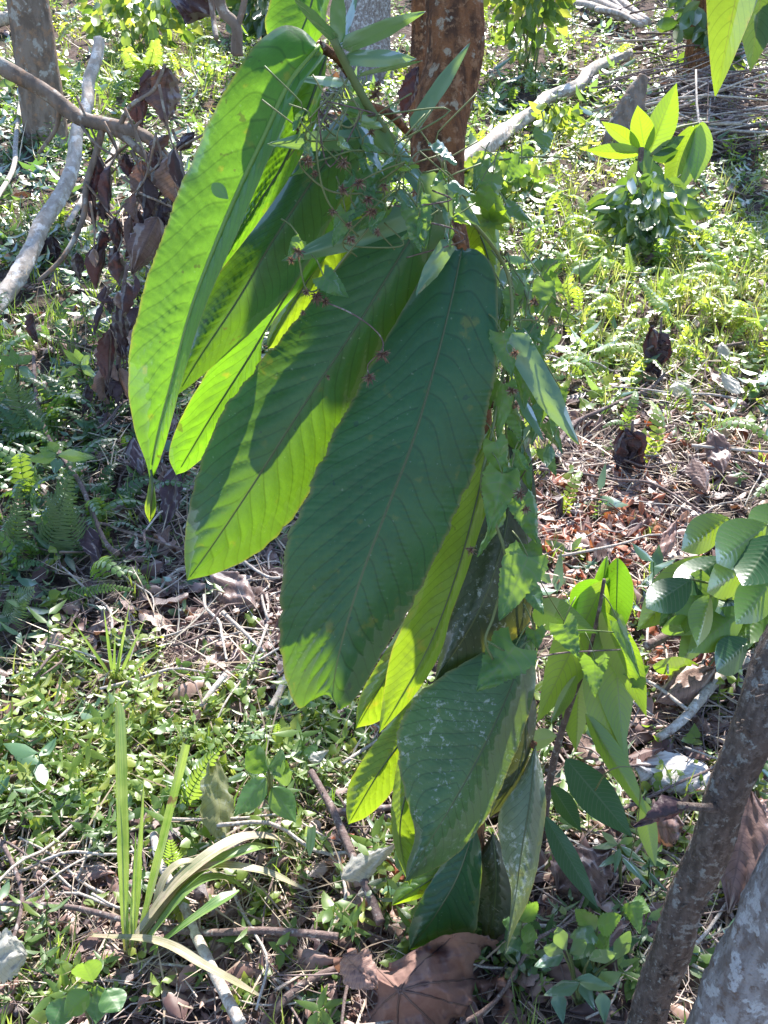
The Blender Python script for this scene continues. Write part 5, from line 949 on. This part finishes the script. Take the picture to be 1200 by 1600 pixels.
# leaf litter
DT = [deadt('ellip') for _ in range(8)]+[deadt('lance') for _ in range(4)]
p, px, py = cand(29000, power=.85); jx, jy = jit(px, py)
w = .2+.8*blob(jx, jy, LIT); k = rng.random(len(p)) < w; p, px, py = p[k], px[k], py[k]; print('litter', len(p))
rv = np.clip(rng.beta(1.6, 1.8, len(p))-.18*blob(px, py, SHADED), 0, 1)
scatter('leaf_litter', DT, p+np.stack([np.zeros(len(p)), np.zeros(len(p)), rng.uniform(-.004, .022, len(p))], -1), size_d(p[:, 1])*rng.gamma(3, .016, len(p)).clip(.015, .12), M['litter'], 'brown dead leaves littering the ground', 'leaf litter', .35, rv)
# rusty litter of the red twig patch
p, px, py = cand(40000, power=.8); k = rng.random(len(p)) < blob(px, py, [(930, 830, 130, 110, 1), (1010, 850, 110, 60, .6), (1110, 700, 110, 40, .4), (600, 1320, 60, 80, .35), (1050, 1030, 90, 60, .3)]); p = p[k]; print('rust', len(p))
scatter('rusty_litter', [deadt('lance') for _ in range(6)], p+np.stack([np.zeros(len(p)), np.zeros(len(p)), rng.uniform(.005, .03, len(p))], -1), rng.uniform(.02, .055, len(p)), M['rust'], 'orange rusty shreds of dead fern on the ground', 'leaf litter', .5)
# twigs
TT = [twigt() for _ in range(10)]
p, px, py = cand(25000, power=.85); jx, jy = jit(px, py)
w = .12+.88*blob(jx, jy, LIT); k = rng.random(len(p)) < w; p, px, py = p[k], px[k], py[k]; print('twig', len(p))
scatter('twig_litter', TT, p+np.stack([np.zeros(len(p)), np.zeros(len(p)), rng.uniform(.0, .03, len(p))], -1), size_d(p[:, 1])*rng.gamma(2.5, .05, len(p)).clip(.03, .4), M['twigs'], 'thin dead twigs strewn over the ground', 'twigs', .15)

# ------------------------------------------------------------------ the litter pieces that show largest: single things
def zone(px, py):
    if py > 1450: return 'at the bottom edge left of the big dead leaf' if px < 540 else ('beside the pale bottom right trunk' if px > 960 else 'in the shade right of the big dead leaf')
    if py > 1250: return 'left of the sword leaved plant' if px < 200 else ('right of the sword leaved plant' if px < 540 else ('under the lowest hanging leaves' if px < 860 else 'under the sapling beside the leaning trunk'))
    if py > 1040: return 'among the sunny herbs at the left' if px < 430 else ('below the tip of the largest leaf' if px < 800 else 'between the sapling and the leaning trunk')
    if py > 820: return 'in the shaded litter at the left edge' if px < 200 else ('in the dark litter left of the largest leaf' if px < 640 else ('in the red twig litter above the sapling' if px < 1000 else 'around the ribbed leaf shrub'))
    if py > 600: return 'in the fern shade at the left' if px < 640 else ('in the litter beside the vine' if px < 960 else 'in the pale litter at the right edge')
    return 'below the fallen log at the left' if px < 640 else 'in the sunny meadow at the right'
def share(name, label, cat, group, me, loc, rot, sc):
    o = bpy.data.objects.new(name, me); COL.objects.link(o); o.location = loc; o.rotation_euler = rot; o.scale = (sc,)*3
    tag(o, label, cat, group)
dm = []
for i in range(14):
    V, Q, T, s, ph = blade_geo((-.5, 0, .06), (.5, 0, .06), rng.uniform(.4, .7), ['ellip', 'obov', 'lance'][i % 3], fold=rng.uniform(-.1, .5), sag=rng.uniform(-.12, .15), crumple=.09, curl=rng.uniform(-.1, .3), rag=.25, nt=14, ns=7, side=(0, 1, 0), seed=i, nv=9)
    t_ = mk('t', V, Q, M[('dead', 'dead_big', 'dead', 'dead_dark')[i % 4]], origin=(0, 0, 0), attrs={'along': T, 'side': s, 'phase': ph}); dm.append(t_.data); bpy.data.objects.remove(t_)
tw = []
for i in range(10):
    p_ = [(-.5, 0, 0)]+[(-.5+(k+1)/4, rng.normal()*.05, rng.normal()*.03+.02) for k in range(4)]
    V, Q = tube_geo(p_, [.011, .006], n=14, seg=7, rough=.05, seed=i); t_ = mk('t', V, Q, M['stick_pale' if i % 2 else 'stick_dark'], origin=(0, 0, 0)); tw.append(t_.data); bpy.data.objects.remove(t_)
p, px, py = cand(12000, power=1, d0=.85, d1=6); L = blob(px, py, LIT)
k = (rng.random(len(p)) < .08+.92*L) & (px > 5) & (px < 1195) & (py > 300) & (py < 1590); p, px, py = p[k], px[k], py[k]
for i in range(220):
    z_ = zone(px[i], py[i]); d = p[i][1]
    mi = int(rng.integers(14)); szz = float(rng.uniform(.04, .10)); ad = ('small ' if szz < .06 else 'large ' if szz > .085 else '')+('dull brown', 'tan', 'narrow brown', 'dark purplish')[mi % 4]
    share('dead_leaf', ad+' dead leaf lying '+z_, 'dead leaf', 'dead leaves '+z_, dm[mi], tuple(p[i]+np.array([0, 0, rng.uniform(.004, .03)])), (rng.normal()*.35+.1, rng.normal()*.35, rng.uniform(0, 6.28)), szz*(.8+.15*d))
for i in range(220, 420):
    z_ = zone(px[i], py[i]); d = p[i][1]
    mi = int(rng.integers(10)); szz = float(rng.uniform(.12, .38)); ad = ('short ' if szz < .2 else 'long ' if szz > .3 else '')+('dark', 'pale')[mi % 2]
    share('twig', ad+' dry twig lying '+z_, 'twig', 'twigs '+z_, tw[mi], tuple(p[i]+np.array([0, 0, rng.uniform(.01, .04)])), (rng.normal()*.1+.1, rng.normal()*.12, rng.uniform(0, 6.28)), szz*(.8+.1*d))
